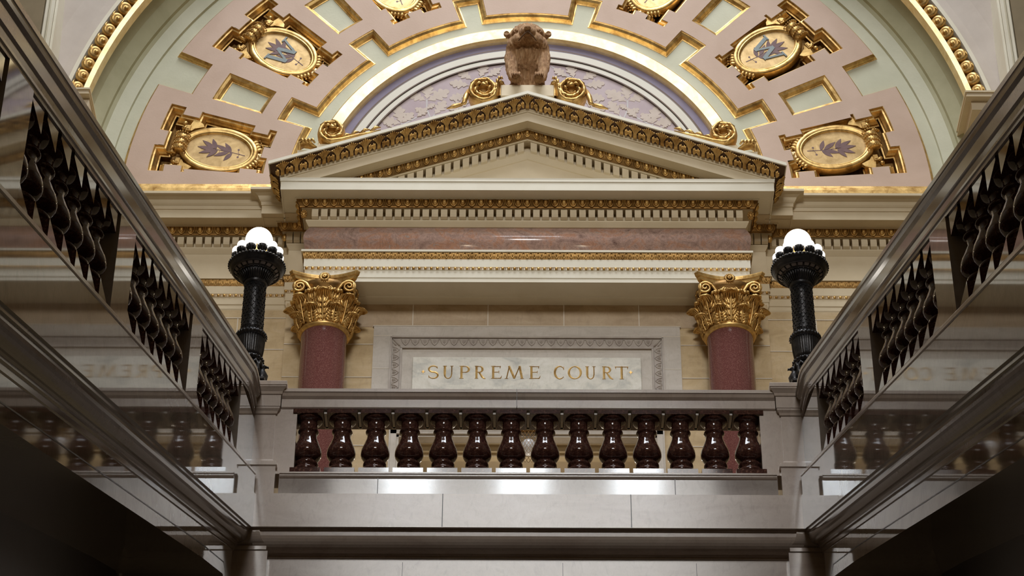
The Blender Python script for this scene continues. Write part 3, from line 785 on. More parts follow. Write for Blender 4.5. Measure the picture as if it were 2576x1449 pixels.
# ================================================================== DOORWAY AND TABLET
dm = MB()
for s in (-1, 1):
    for i, (x0, x1, y) in enumerate(((1.385, 1.41, YW+.0), (1.41, 1.475, YW-.03), (1.475, 1.49, YW-.05))):
        dm.box(min(s*x0, s*x1), max(s*x0, s*x1), y, YW+.12, 11.3, 14.66-(.02 if i == 0 else 0))
dm.box(-1.49, 1.49, YW-.05, YW+.12, 14.665, 14.70); dm.box(-1.475, 1.475, YW-.03, YW+.12, 14.61, 14.665); dm.box(-1.41, 1.41, YW, YW+.12, 14.585, 14.61)
o = dm.build('door_1', STONEG); o['kind'] = 'structure'
dm = MB()
for y0, y1, y in ((1086, 1094, YW+.10), (1096, 1117, YW+.16), (1120, 1137, YW+.20), (1140, 1151, YW+.24)):
    dm.box(-1.45, 1.45, y, y+.08, zc(y1, y), zc(y0, y)+(.12 if y0 == 1086 else .03))
    dm.box(-1.45, 1.45, y-.012, y, zc(y1, y), zc(y1, y)+.008)
dm.box(-1.5, 1.5, YW+.9, YW+1.0, 11.3, 14.7, 1); dm.box(-1.5, 1.5, YW+.10, YW+1.0, 14.7, 14.8, 1)
for s in (-1, 1): dm.box(min(s*1.45, s*1.5), max(s*1.45, s*1.5), YW+.1, YW+1.0, 11.3, 14.7, 0)
dm.box(-1.5, 1.5, YW+.055, YW+.10, 14.60, 14.80, 0)
o = dm.build('ceiling', [CREAM, TAN]); o['kind'] = 'structure'
for s in (-1, 1):
    b = MB()
    for k, z in enumerate((14.60, 14.44, 14.32)): b.box(min(s*2.63, s*3.6), max(s*2.63, s*3.6), YS-.05+.012*k, YS+.02, z-.035, z)
    o = b.build('trim_%d' % (4 if s < 0 else 5), CREAM); o['kind'] = 'structure'

pn = empty('inscription_panel', 'pale marble tablet lettered SUPREME COURT in a carved limestone frame between the columns', 'sign', (0, YW, 14.9))
b = MB(); b.box(-1.705, 1.705, YW-.03, YW, 14.72, 16.03); b.box(-1.715, 1.715, YW-.034, YW-.0, 16.03, 16.04, 1)
for s in (-1, 1):
    for z in (15.90, 15.46, 15.02): b.box(min(s*1.50, s*1.705), max(s*1.50, s*1.705), YW-.032, YW-.03, z-.004, z+.004, 1)
b.build('surround', [STONEG, MORTAR], pn)
b = MB()
# carved band: flat ground, two fillets and a leaf and dart pattern
b.box(-1.49, 1.49, YW-.045, YW-.03, 15.745, 15.85)
for s in (-1, 1): b.box(min(s*1.405, s*1.49), max(s*1.405, s*1.49), YW-.045, YW-.03, 14.74, 15.745)
for x0, x1, z0, z1 in ((-1.515, 1.515, 15.855, 15.875), (-1.40, 1.40, 15.715, 15.735)): b.box(x0, x1, YW-.062, YW-.03, z0, z1)
for s in (-1, 1):
    for x0, x1 in ((1.495, 1.515), (1.38, 1.40)): b.box(min(s*x0, s*x1), max(s*x0, s*x1), YW-.062, YW-.03, 14.73, 15.86 if x0 > 1.45 else 15.72)
def darts(mb, M, w, h):
    mb.tube([(-.5*w, .42*h, .0), (-.38*w, .44*h, 0), (-.33*w, .1*h, 0), (-.20*w, -.2*h, 0), (0, -.42*h, 0), (.20*w, -.2*h, 0), (.33*w, .1*h, 0), (.38*w, .44*h, 0), (.5*w, .42*h, 0)], .055*w, 5, 0, M)
    mb.tube([(0, .4*h, 0), (0, .05*h, 0)], [.06*w, .03*w], 5, 0, M)
    mb.tube([(-.14*w, .4*h, 0), (-.14*w, .12*h, 0), (0, -.1*h, 0), (.14*w, .12*h, 0), (.14*w, .4*h, 0)], .035*w, 5, 0, M)
n = 26; w = 2.80/n
for i in range(n): darts(b, frame((-1.40+(i+.5)*w, YW-.046, 15.797), (1, 0, 0), (0, 0, 1), (0, -1, 0)), w, .09)
for s in (-1, 1):
    for i in range(10): darts(b, frame((s*1.4475, YW-.046, 15.745-(i+.5)*.1), (0, 0, s), (s, 0, 0), (0, -1, 0)), .1, .08)
    b.tube([(s*1.41, YW-.046, 15.75), (s*1.485, YW-.046, 15.845)], .01, 5); b.tube([(s*1.45, YW-.046, 15.755), (s*1.485, YW-.046, 15.80)], .008, 5)
b.build('carved_band', CARVE, pn)
b = MB(); b.box(-1.38, 1.38, YW-.038, YW-.02, 14.74, 15.72); b.build('inner_field', STONEG, pn)
b = MB(); b.box(-1.262, 1.262, YW-.075, YW-.03, 14.80, 15.585, bev=.008); tb = b.build('tablet', TABLET, pn)
# incised, gilded Roman capitals drawn as strokes
def ribbon(mb, pts, ws, x0, z0, h, sx=1.0):
    """stroke with its own width at each point; slightly raised ridge like a gilded V cut"""
    P = [Vector((p[0]*h*sx, 0, p[1]*h)) for p in pts]; L = []; R_ = []
    for i, p in enumerate(P):
        t = (P[min(i+1, len(P)-1)]-P[max(i-1, 0)]).normalized(); nn = Vector((-t.z, 0, t.x)); w = ws[i] if hasattr(ws, '__len__') else ws
        L.append(p+nn*w*h/2); R_.append(p-nn*w*h/2)
    O = Vector((x0, YW-.0755, z0)); up = Vector((0, -.0045, 0))
    mb.sweep([[O+q for q in L], [O+q+up for q in P], [O+q for q in R_]])
    for q0, q1, q2 in ((L[0], P[0], R_[0]), (L[-1], P[-1], R_[-1])): mb.add([O+q0, O+q1+up, O+q2], [(0, 1, 2)])
TH, TN = .15, .075
def arc(cx, cz, rx, rz, a0, a1, n=18): return [(cx+rx*cos(radians(a0+(a1-a0)*i/n)), cz+rz*sin(radians(a0+(a1-a0)*i/n))) for i in range(n+1)]
def arcw(a0, a1, n=18, lo=TN*.8, hi=TH): return [lo+(hi-lo)*abs(cos(radians(a0+(a1-a0)*i/n)))**1.3 for i in range(n+1)]
def stemS(x, z0=0, z1=1, w=TH, ser=(1, 1)):
    r = [([(x, z0), (x, z1)], w)]
    if ser[0]: r += [([(x-.15, z0+.012), (x-.05, z0+.02), (x+.05, z0+.02), (x+.15, z0+.012)], [.02, .05, .05, .02])]
    if ser[1]: r += [([(x-.15, z1-.012), (x-.05, z1-.02), (x+.05, z1-.02), (x+.15, z1-.012)], [.02, .05, .05, .02])]
    return r
GL = {
 'S': [(arc(.36, .75, .26, .24, 20, 270, 20)[:-1]+arc(.36, .26, .28, .25, 88, -155, 20), [.05]+[.08]*3+[.10]*8+[.13]*16+[.12]*6+[.08]*4+[.05]*3), ([(.60, .98), (.60, .80)], [.02, .05]), ([(.10, .22), (.10, .02)], [.05, .02])],
 'U': [([(.16, 1), (.16, .34)]+arc(.42, .30, .26, .29, 180, 360, 16)+[(.70, .34), (.70, 1)], [TH, TH]+[.13, .12, .11, .10, .09, .08]+[.075]*11+[TN]*2), ([(.0, .99), (.16, .975), (.32, .99)], [.02, .05, .02]), ([(.56, .99), (.70, .975), (.84, .99)], [.02, .05, .02])],
 'P': stemS(.18)+[([(.18, .965)]+arc(.42, .73, .25, .235, 90, -90, 16)+[(.20, .50)], [.06, .06]+arcw(90, -90, 16)[1:]+[.06])],
 'R': stemS(.18)+[([(.18, .965)]+arc(.42, .74, .23, .225, 90, -90, 16)+[(.20, .515)], [.06, .06]+arcw(90, -90, 16)[1:]+[.06]), ([(.38, .51), (.66, .10), (.80, .01), (.90, .0)], [.10, .15, .10, .02])],
 'E': stemS(.18)+[([(.18, .965), (.62, .965)], .06), ([(.66, 1.0), (.64, .96), (.62, .80)], [.03, .07, .02]), ([(.18, .52), (.52, .52)], .06), ([(.55, .62), (.55, .42)], [.05, .03]), ([(.18, .035), (.64, .035)], .06), ([(.74, .24), (.67, .04), (.62, .0)], [.02, .08, .03])],
 'M': [([(.10, 0), (.28, .97)], TN), ([(.26, 1.0), (.62, .02)], TH), ([(.62, .02), (.96, 1.0)], TN), ([(.95, 1.0), (1.12, 0)], TH)]+[([(x-.12, .012), (x, .02), (x+.12, .012)], [.02, .05, .02]) for x in (.10, 1.12)],
 'C': [(arc(.50, .5, .42, .49, 42, 318, 26), [.06]*3+[.08]*2+[.11]*4+[.145]*9+[.11]*4+[.08]*3+[.05]*2), ([(.83, .98), (.82, .72)], [.03, .05])],
 'O': [(arc(.52, .5, .45, .48, 0, 360, 40), [.07+.085*abs(cos(radians(9*i-12)))**1.2 for i in range(41)])],
 'T': stemS(.42, ser=(1, 0))+[([(.02, .965), (.82, .965)], .06), ([(.02, 1.0), (.04, .94), (.06, .78)], [.03, .07, .02]), ([(.82, 1.0), (.80, .94), (.78, .78)], [.03, .07, .02])],
}
WD = {'S': .66, 'U': .86, 'P': .70, 'R': .88, 'E': .74, 'M': 1.24, 'C': .88, 'O': 1.02, 'T': .84}
POSN = [('S', 485, 572), ('U', 608, 695), ('P', 735, 818), ('R', 857, 945), ('E', 985, 1075), ('M', 1100, 1250), ('E', 1287, 1380), ('C', 1487, 1570), ('O', 1598, 1705), ('U', 1735, 1820), ('R', 1865, 1955), ('T', 1970, 2077)]
for ch, a, c_ in POSN:
    xa, xb = onY(920+a/3.141, 947, YW-.075).x, onY(920+c_/3.141, 947, YW-.075).x
    h = .167; sx = (xb-xa)/(WD[ch]*h); b = MB()
    for pts, ws in GL[ch]: ribbon(b, pts, ws, xa, 15.297, h, sx)
    b.build('letter_'+ch.lower(), GOLD, tb)
for a in (453, 2095):
    x = onY(920+a/3.141, 944, YW-.075).x; b = MB(); z = 15.385
    P = [(0, .028), (.007, .007), (.022, 0), (.007, -.007), (0, -.028), (-.007, -.007), (-.022, 0), (-.007, .007)]
    b.prism([(x+u, z+v) for u, v in P], YW-.079, YW-.074, lambda u, v, d: Vector((u, d, v))); b.build('lozenge', GOLD, tb)

# wall lantern glimpsed through the balusters
_pl = bpy.data.lights.new('doorway_light', 'POINT'); _pl.energy = 14; _pl.color = (1, .94, .84); _pl.shadow_soft_size = .12
_po = bpy.data.objects.new('doorway_light', _pl); COL.objects.link(_po); _po.location = (0, YW+.5, 13.4)
LY = YW+.0; LZ = zc(1125, LY)
lt = empty('hanging_lantern', 'round white glass lantern under a fish scale net, seen between the middle balusters', 'lantern', (.02, LY, LZ+.2))
b = MB(); b.ball((.02, LY, LZ), (.085, .085, .10), 20, 12); b.build('glass_globe', LAMPG, lt)
b = MB()
for r in range(9):
    for i in range(16):
        a0 = 2*pi*(i+.5*(r % 2))/16; z = LZ+.17-r*.034; R_ = .098; pts = []
        for k in range(7):
            u = k/6; a1 = a0+(u-.5)*2*pi/16; pts.append((.02+R_*cos(a1), LY+R_*sin(a1), z-.032*sin(pi*u)))
        b.tube(pts, .0022, 4)
b.build('scale_net', GOLDD, lt)
b = MB(); b.lathe([(.098, LZ+.17), (.105, LZ+.18), (.06, LZ+.20)], 20, c=(.02, LY, 0)); b.build('top_ring', GOLDD, lt)

# ================================================================== COLUMNS
CY_ = 22.47
def make_capital(parent, cx):
    M0 = T(cx, CY_, 0)
    cap = empty('capital', None, None, (cx, CY_, 15.73)); cap.parent = parent; cap.matrix_parent_inverse = parent_inv(parent)
    zb, zt = 15.745, 16.27
    b = MB(); b.lathe([(.25, 15.70), (.262, 15.705), (.282, 15.72), (.288, 15.735), (.282, 15.75), (.262, 15.765), (.255, 15.775)], 56, 0, M0); b.build('astragal', GOLD, cap)
    def rb(z):
        u = (z-zb)/(zt-zb); u = max(0, min(1, u)); return .245+.02*u+.085*u**3
    b = MB(); b.lathe([(rb(zb+(zt-zb)*i/12), zb+(zt-zb)*i/12) for i in range(13)], 40, 0, M0); b.build('bell', GOLDD, cap)
    def leaf(mb, ang, z0, H, Wd, curl, lift=0.0, nu=16, nv=22):
        rows = []
        for j in range(nv+1):
            v = j/nv
            if v < .72: zz = z0+H*(v/.72)*.93; out = .016+lift*v+.02*sin(pi*v); tl = 0
            else:
                q_ = (v-.72)/.28*2.6; zz = z0+H*.93+curl*sin(q_)*.9; out = .016+lift*v+curl*(1-cos(q_))*1.1+.02*sin(pi*v)
            wv = Wd*(.62+.42*sin(pi*min(1, v*.95+.08)))*(1 if v < .80 else sqrt(max(.05, 1-((v-.80)/.215)**2)))
            lob = .72+.28*abs(sin(pi*4.0*v+.4))**.6
            row = []
            for i in range(nu+1):
                u = -1+2*i/nu; w_ = wv*(lob if abs(u) > .55 else 1)
                x = u*w_; rid = .020*abs(cos(u*pi*3.0+ v*3*abs(u)))*(1-abs(u)*.4) - .028*abs(u)**2*(1 if v < .75 else .2)
                dz = -.035*abs(u)*(1-v)*1.2 + (.012*sin(v*pi*8)*abs(u))
                r = rb(min(zz, zt))+out+rid
                a = ang+x/max(.24, r-out*.5)
                row.append((cx+r*cos(a), CY_+r*sin(a), zz+dz))
            rows.append(row)
        mb.sweep(rows, 0, True)
        # mid rib and side fingers
        pr = []
        for j in range(nv+1):
            p = rows[j][nu//2]; pr.append((p[0]+.008*cos(ang), p[1]+.008*sin(ang), p[2]))
        mb.tube(pr[:-2], [.010-.004*k/nv for k in range(nv-1)], 5)
        if nu > 10:
            for ii in range(2, nu-1, 2):
                mb.tube([rows[nv-7][ii], rows[nv-4][ii], rows[nv-2][ii], rows[nv][ii]], [.008, .013, .013, .006], 6)
        for sgn in (-1, 1):
            for k in range(4):
                j0 = 1+int(k*3.6); pts = []
                for q2 in range(5):
                    jj = min(nv, int(j0+q2*1.7)); ii = int(nu/2+sgn*(.9+q2*1.5)); ii = max(0, min(nu, ii))
                    p = rows[jj][ii]; pts.append((p[0]+.001*cos(ang), p[1]+.001*sin(ang), p[2]))
                mb.tube(pts, [.006, .015, .021, .018, .004], 6)
    for k in range(8):
        a = -pi/2+(k+.5)*pi/4; b = MB(); leaf(b, a, 15.75, .150, .100, .048, .03); b.build('lower_leaf', GOLD, cap)
    for k in range(8):
        a = -pi/2+k*pi/4; b = MB(); leaf(b, a, 15.76, .300, .100, .052, .05); b.build('upper_leaf', GOLD, cap)
    b = MB()
    for k in range(8):     # stalks under the volutes
        a = -pi/2+(k+.5)*pi/4
        leaf(b, a-.10, 15.98, .13, .04, .022, .03, 8, 12); leaf(b, a+.10, 15.98, .13, .04, .022, .03, 8, 12)
    b.build('stalk_leaf', GOLD, cap)
    # volutes, two on each face
    for f in range(4):
        Mf = M0 @ Matrix.Rotation(f*pi/2, 4, 'Z')
        for sx in (-1, 1):
            b = MB(); c0 = Vector((sx*.272, -.318, 16.175)); pts = []; rad = []
            # stem from the stalk up and out to the volute
            st = [(sx*.10, -.27, 15.97), (sx*.115, -.285, 16.06), (sx*.15, -.30, 16.15), (sx*.20, -.315, 16.225)]
            for p in st: pts.append(Vector(p)); rad.append(.020)
            for i in range(34):
                a = pi/2+.35-i*.36; r = .080*(1-i/36)
                pts.append(c0+Vector((sx*r*cos(a)*1.0, -.004-.020*i/34, r*sin(a)))); rad.append(.0155*(1-.45*i/34))
            b.tube(pts, rad, 8, 0, Mf, flat=1.0); b.tube([c0+Vector((0, .02, 0)), c0+Vector((0, -.004, 0))], [.07, .062], 18, 1, Mf)
            b.build('volute', [GOLD, GOLDD], cap)
            b = MB(); pts = []; rad = []; c0 = Vector((sx*.048, -.292, 16.17))
            for p in ((sx*.105, -.27, 15.99), (sx*.098, -.285, 16.07), (sx*.088, -.292, 16.14)): pts.append(Vector(p)); rad.append(.013)
            for i in range(24):
                a = .1+i*.40; r = .037*(1-i/26); pts.append(c0+Vector((sx*r*cos(a), -.008-.015*i/24, r*sin(a)))); rad.append(.010*(1-.4*i/24))
            b.tube(pts, rad, 8, 0, Mf); b.build('helix', GOLD, cap)
    # abacus with hollow sides
    b = MB(); outl = []
    def side_pts(hw, deep, ch):
        P = []
        for f in range(4):
            Rf = Matrix.Rotation(f*pi/2, 2)
            for i in range(15):
                u = -1+2*i/14; x = u*(hw-ch); y = -(hw-deep*(1-u*u))
                v = Rf @ Vector((x, y)); P.append((v.x, v.y))
        return P
    rows = []
    for hw, dp, z in ((.30, .055, 16.262), (.352, .09, 16.275), (.362, .095, 16.30), (.366, .096, 16.306), (.366, .096, 16.312), (.380, .10, 16.316), (.39, .102, 16.345), (.39, .102, 16.357)):
        P = side_pts(hw, dp, .035); rows.append([(cx+x, CY_+y, z) for x, y in P]+[(cx+P[0][0], CY_+P[0][1], z)])
    b.sweep(rows)
    b.add(rows[0][:-1], [tuple(range(len(rows[0])-1))]); b.add(rows[-1][:-1], [tuple(range(len(rows[0])-1))])
    b.build('abacus', GOLD, cap)
    for f in range(4):
        Mf = M0 @ Matrix.Rotation(f*pi/2, 4, 'Z'); b = MB(); c0 = (0, -.315, 16.30)
        for k in range(18):
            a = 2*pi*k/18
            b.tube([(c0[0]+.02*cos(a), c0[1]-.012, c0[2]+.02*sin(a)), (c0[0]+.045*cos(a), c0[1]-.03, c0[2]+.045*sin(a)), (c0[0]+.064*cos(a), c0[1]-.016, c0[2]+.064*sin(a))], [.006, .0115, .006], 5, 0, Mf)
        pts = [(c0[0]+.026*(1-i/14)*cos(i*.7), c0[1]-.03-.015*i/14, c0[2]+.026*(1-i/14)*sin(i*.7)) for i in range(14)]
        b.tube(pts, .009, 6, 0, Mf); b.tube([(0, -.27, 16.30), (0, -.325, 16.30)], [.05, .05], 16, 1, Mf); b.build('fleuron', [GOLD, GOLDD], cap)
for s, nm in ((-1, 'left'), (1, 'right')):
    cx = s*2.235
    col = empty('column', 'red granite column with gilded Corinthian capital, on the %s of the lettered tablet' % nm, 'column', (cx, CY_, 11.3), 'columns flanking the tablet')
    b = MB(); pr = [(.262, 11.75)]+[(.255, 12.0), (.254, 13.0), (.2535, 14.2), (.2515, 15.2), (.250, 15.6), (.252, 15.66), (.256, 15.69), (.256, 15.70)]
    b.lathe(pr, 72, c=(cx, CY_, 0)); b.build('shaft', GRANITE, col)
    b = MB(); b.box(cx-.36, cx+.36, CY_-.36, CY_+.36, 11.3, 11.45)
    b.lathe([(.34, 11.45), (.36, 11.50), (.34, 11.55), (.30, 11.57), (.285, 11.60), (.30, 11.64), (.315, 11.68), (.30, 11.72), (.27, 11.75)], 48, c=(cx, CY_, 0)); b.build('base', STONEG, col)
    make_capital(col, cx)

# ================================================================== CREST OF THE PEDIMENT
def remeshed(name, mb, vox, mats, sm=6, disp=0, dscale=.05):
    o = mb.build('tmp', mats)
    m = o.modifiers.new('r', 'REMESH'); m.mode = 'VOXEL'; m.voxel_size = vox
    m = o.modifiers.new('s', 'SMOOTH'); m.iterations = sm; m.factor = .5
    bpy.context.view_layer.update()
    dg = bpy.context.evaluated_depsgraph_get(); me = bpy.data.meshes.new_from_object(o.evaluated_get(dg)); me.name = name
    bpy.data.objects.remove(o)
    if disp:
        for v in me.vertices:
            p = Vector((v.co.x*2.4, v.co.y*2.4, v.co.z*.55))/dscale
            v.co += v.normal*disp*(noise.noise(p)+.5*noise.noise(p*2.1))
    for p in me.polygons: p.use_smooth = True
    return me
bd = empty('badger_statue', 'brown carved stone badger sitting upright on the peak of the pediment', 'statue', (0, 22.2, 18.93))
b = MB()
b.ball((0, 22.26, 19.32), (.205, .20, .38), 20, 14)        # belly
b.ball((0, 22.16, 19.50), (.255, .20, .28), 20, 14)        # chest
b.ball((0, 22.12, 19.68), (.245, .19, .18), 18, 12)        # neck
b.ball((0, 22.36, 19.12), (.215, .20, .22), 18, 12)        # haunches
for s in (-1, 1):
    b.tube([(s*.17, 22.12, 19.66), (s*.19, 22.06, 19.45), (s*.182, 22.0, 19.20), (s*.165, 21.95, 19.05), (s*.135, 21.90, 18.985)], [.08, .082, .068, .056, .048], 12)
    b.ball((s*.125, 21.87, 18.975), (.062, .085, .045), 14, 8)
    b.ball((s*.17, 22.22, 19.04), (.06, .14, .12), 14, 8)
b.ball((0, 22.06, 19.79), (.21, .17, .15), 20, 12)       # skull
b.tube([(0, 22.02, 19.76), (0, 21.90, 19.70), (0, 21.80, 19.635), (0, 21.74, 19.60)], [.14, .115, .082, .055], 16, flat=.85)
b.ball((0, 21.90, 19.60), (.10, .11, .06), 14, 8)         # chin
for s in (-1, 1):
    b.ball((s*.125, 21.95, 19.765), (.06, .05, .05), 12, 8); b.ball((s*.115, 21.95, 19.62), (.075, .1, .085), 12, 8)
    b.ball((s*.17, 22.05, 19.62), (.075, .12, .12), 12, 8)
    b.tube([(s*.17, 22.06, 19.78), (s*.225, 22.03, 19.775), (s*.245, 22.02, 19.76)], [.05, .048, .03], 10, flat=.6)
me = remeshed('body', b, .013, FUR, 3, .013, .045)
o = bpy.data.objects.new('body', me); COL.objects.link(o); o.parent = bd; o.matrix_parent_inverse = parent_inv(bd)
b = MB(); b.ball((0, 21.70, 19.605), (.042, .028, .027), 14, 10)
for s in (-1, 1): b.ball((s*.018, 21.675, 19.596), (.010, .010, .008), 8, 6)
b.build('nose', FUR, bd)
b = MB(); b.tube([(-.105, 21.845, 19.53), (-.06, 21.785, 19.555), (0, 21.725, 19.575), (.06, 21.785, 19.555), (.105, 21.845, 19.53)], [.004, .008, .008, .008, .004], 6); b.build('mouth_line', BROWNP, bd)
for s in (-1, 1):
    b = MB(); b.ball((s*.125, 21.893, 19.735), .020, 12, 8); 
    b.tube([(s*.125+.034*cos(a), 21.900, 19.735+.030*sin(a)) for a in [2*pi*i/14 for i in range(15)]], .008, 6); b.build('eye', FUR, bd)
    b = MB(); b.ball((s*.245, 22.01, 19.775), (.038, .022, .042), 14, 10); b.tube([(s*.247+.026*cos(a), 21.992, 19.776+.030*sin(a)) for a in [2*pi*i/12 for i in range(13)]], .009, 6); b.build('ear', FUR, bd)
    b = MB()
    for k in range(4):
        x = s*.135+(k-1.5)*.026
        b.tube([(x, 21.86, 19.01), (x*1.0, 21.80, 18.995), (x, 21.775, 18.955), (x, 21.775, 18.93)], [.014, .0155, .012, .004], 8)
    b.build('claw', FUR, bd)
b = MB(); b.box(-.31, .31, 21.93, 22.62, 18.75, 18.93, bev=.01)
o = b.build('statue_block', CREAM); tag(o, 'plain cream block under the badger at the peak of the pediment', 'block')

def spiral(cx, cz, r, turns, a_end, n=44, k=.82):
    """points from the eye outwards, ending at angle a_end, turning counter-clockwise outwards"""
    out = []
    for i in range(n+1):
        u = i/n; a = a_end-2*pi*turns*(1-u); out.append((cx+r*(.14+.86*u**k)*cos(a), cz+r*(.14+.86*u**k)*sin(a)))
    return out
def scroll(name, label, cx, cz, r, tail, yc, m, wid=.10, tufts=True):
    """gilded rinceau scroll; tail = extra (x, z) points; m = -1 mirrors it to the right"""
    t = empty(name, label, 'scroll', (m*cx, yc, cz-r))
    b = MB(); sp = spiral(cx, cz, r, 2.0, -pi/2, 60, .75)
    pts = sp+tail; n = len(pts); rad = [.014+.024*min(1, i/30)*(1 if i < len(sp) else max(.35, 1-(i-len(sp))/(len(tail)+1)*.6)) for i in range(n)]
    b.tube([(m*x, yc, z) for x, z in pts], [q_*1.0 for q_ in rad], 10, flat=wid/.032, up=(0, 1, 0)); b.build('scroll_band', GOLD, t)
    b = MB()                 # leaves wrapped over the scroll
    for i in range(6, len(sp)-2, 5):
        x, z = sp[i]; x2, z2 = sp[min(i+5, len(sp)-1)]; dx, dz = x-cx, z-cz; L = hypot(dx, dz) or 1; nx, nz = dx/L, dz/L
        for yy in (-1, -.35):
            b.tube([(m*x, yc+yy*wid*.95, z), (m*((x+x2)/2+nx*.022), yc+yy*wid*1.05, (z+z2)/2+nz*.022), (m*(x2+nx*.03), yc+yy*wid*.9, z2+nz*.03), (m*(x2+nx*.012), yc+yy*wid*.8, z2+nz*.012)], [.008, .024, .019, .006], 6, flat=.8)
    for k in range(7): b.ball((m*(cx+r*.32*cos(-2.6+k*.34)), yc-wid*.8, cz+r*.36*sin(-2.6+k*.34)), r*.07, 7, 5)
    b.tube([(m*(cx-.3*r), yc-wid*.8, cz+.25*r), (m*(cx-.05*r), yc-wid*1.05, cz+.34*r), (m*(cx+.3*r), yc-wid*.9, cz+.2*r)], [.01, .03, .008], 7)
    b.build('curling_leaf', GOLDB if False else GOLD, t)
    if tail and tufts:
        b = MB()
        for i in range(0, len(tail)-1):
            x, z = tail[i]; x2, z2 = tail[i+1]
            for yy in (-.9, 0):
                b.tube([(m*x, yc+yy*wid, z+.01), (m*(x+x2)/2, yc+yy*wid*1.1, (z+z2)/2+.042), (m*x2, yc+yy*wid, z2+.03)], [.010, .020, .006], 6)
        b.build('tail_leaf', GOLD, t)
    return t
for m, nm in ((1, 'left'), (-1, 'right')):
    # beside the badger
    cx, cz, r = -.505, 18.84, .165
    t = scroll('scroll_ornament', 'large gilded leaf scroll on the pediment slope, just %s of the badger' % nm, cx, cz, r,
               [(-.44, 18.685), (-.385, 18.74), (-.365, 18.82), (-.355, 18.90), (-.34, 18.955), (-.31, 18.975), (-.285, 18.955)], 22.0, m, .11)
    b = MB(); b.lathe([(.052, 0), (.056, .18), (.050, .19), (.030, .19), (.026, .10)], 16, c=(m*-.305, 22.0, 18.78), closed=False); b.build('rolled_leaf', GOLD, t)
    b = MB(); b.tube([(m*(cx-r-.02), 21.95, cz+.02), (m*(cx-r-.04), 21.92, cz-.10), (m*(cx-r-.06), 21.90, cz-.22), (m*(cx-r-.10), 21.90, cz-.245)], [.012, .034, .03, .008], 8)
    b.tube([(m*(cx-r-.08), 21.92, cz-.225), (m*(cx-r-.17), 21.92, cz-.25), (m*(cx-r-.26), 21.92, cz-.29)], [.02, .028, .006], 8); b.build('foot_leaf', GOLD, t)
    # at the lower corner
    cx, cz, r = -2.235, 18.255, .148
    t = scroll('scroll_ornament', 'gilded leaf scroll near the lower %s end of the pediment slope' % nm, cx, cz, r,
               [(-2.12, 18.125), (-2.02, 18.165), (-1.92, 18.20), (-1.80, 18.235), (-1.68, 18.27)], 22.05, m, .10)
    t = empty('leaf_curl', 'small gilded leaf curl on a block at the lower %s tip of the pediment' % nm, 'scroll', (m*-2.52, 22.0, 18.0))
    b = MB(); b.tube([(m*-2.60, 22.02, 17.985), (m*-2.605, 22.02, 18.06), (m*-2.56, 22.02, 18.10), (m*-2.49, 22.02, 18.095), (m*-2.44, 22.02, 18.05), (m*-2.40, 22.02, 18.04)], [.012, .022, .026, .028, .02, .008], 8, flat=3, up=(0, 1, 0)); b.build('curl_band', GOLD, t)
    b = MB()
    for k in range(4): b.tube([(m*(-2.42-.04*k), 21.94, 18.05), (m*(-2.45-.04*k), 21.92, 18.09), (m*(-2.49-.04*k), 21.94, 18.085)], [.01, .02, .006], 6)
    b.build('curl_leaf', GOLD, t)
    b = MB(); b.box(min(m*-2.62, m*-2.40), max(m*-2.62, m*-2.40), 21.99, 22.3, 17.88, 17.985); b.box(min(m*-2.40, m*-2.10), max(m*-2.40, m*-2.10), 21.99, 22.3, 17.985, 18.075); b.box(min(m*-2.40, m*-2.32), max(m*-2.40, m*-2.32), 21.99, 22.3, 17.92, 17.985)
    o = b.build('scroll_block', CREAM); tag(o, 'stepped cream block under the gilded scroll at the lower %s of the pediment' % nm, 'block')
# ================================================================== LANDING AND FRONT BALUSTRADE
YR, XS = 18.5, 2.37
b = MB()
b.box(-6, 6, YR+.03, 22.9, 10.99, 11.28)                         # landing slab
sl = b.build('floor_landing', FLOORM); sl.name = 'floor'; sl['kind'] = 'structure'
b = MB()                                                       # joints of the slab and plinth course
for x in (-.74, .89): b.box(x-.004, x+.004, YR-.002, YR+.01, 10.96, 11.29)
for x in (-1.31, 1.28): b.box(x-.003, x+.003, YR+.018, YR+.03, 11.29, 11.47)
o = b.build('trim_6', DARKST); o['kind'] = 'structure'
# fascia, cavetto and lower wall of the landing front
LP = [(0, 11.29), (0, 10.955), (-.012, 10.953), (-.03, 10.953), (-.031, 10.945), (-.045, 10.94)]+[(-.045-.135*(1-cos(pi/2*i/8)), 10.922-.13*sin(pi/2*i/8)) for i in range(1, 9)]+[(-.183, 10.785), (-.20, 10.782), (-.202, 10.765), (-.215, 10.76), (-.215, 10.73), (-.215, 9.3)]
def lrow(p, z): return [(-2.256-0*p, YR-p, z), (2.256, YR-p, z)]
b = MB(); b.sweep([[(-XS, YR, 11.29), (XS, YR, 11.29)], [(-XS, YR, 10.955), (XS, YR, 10.955)], [(-XS, YR+.03, 10.953), (XS, YR+.03, 10.953)]])
b.sweep([[(-XS, YR-p, z), (XS, YR-p, z)] for p, z in LP[3:]])
for x in (-1.08, .30, 1.45): b.box(x-.002, x+.002, YR+.213, YR+.216, 9.4, 10.73, 1)
b.add([(-XS, YR, 11.285), (XS, YR, 11.285), (XS, YR+.2, 11.285), (-XS, YR+.2, 11.285)], [(0, 1, 2, 3)])
wf = b.build('wall_front', [MARB, DARKST]); wf['kind'] = 'structure'
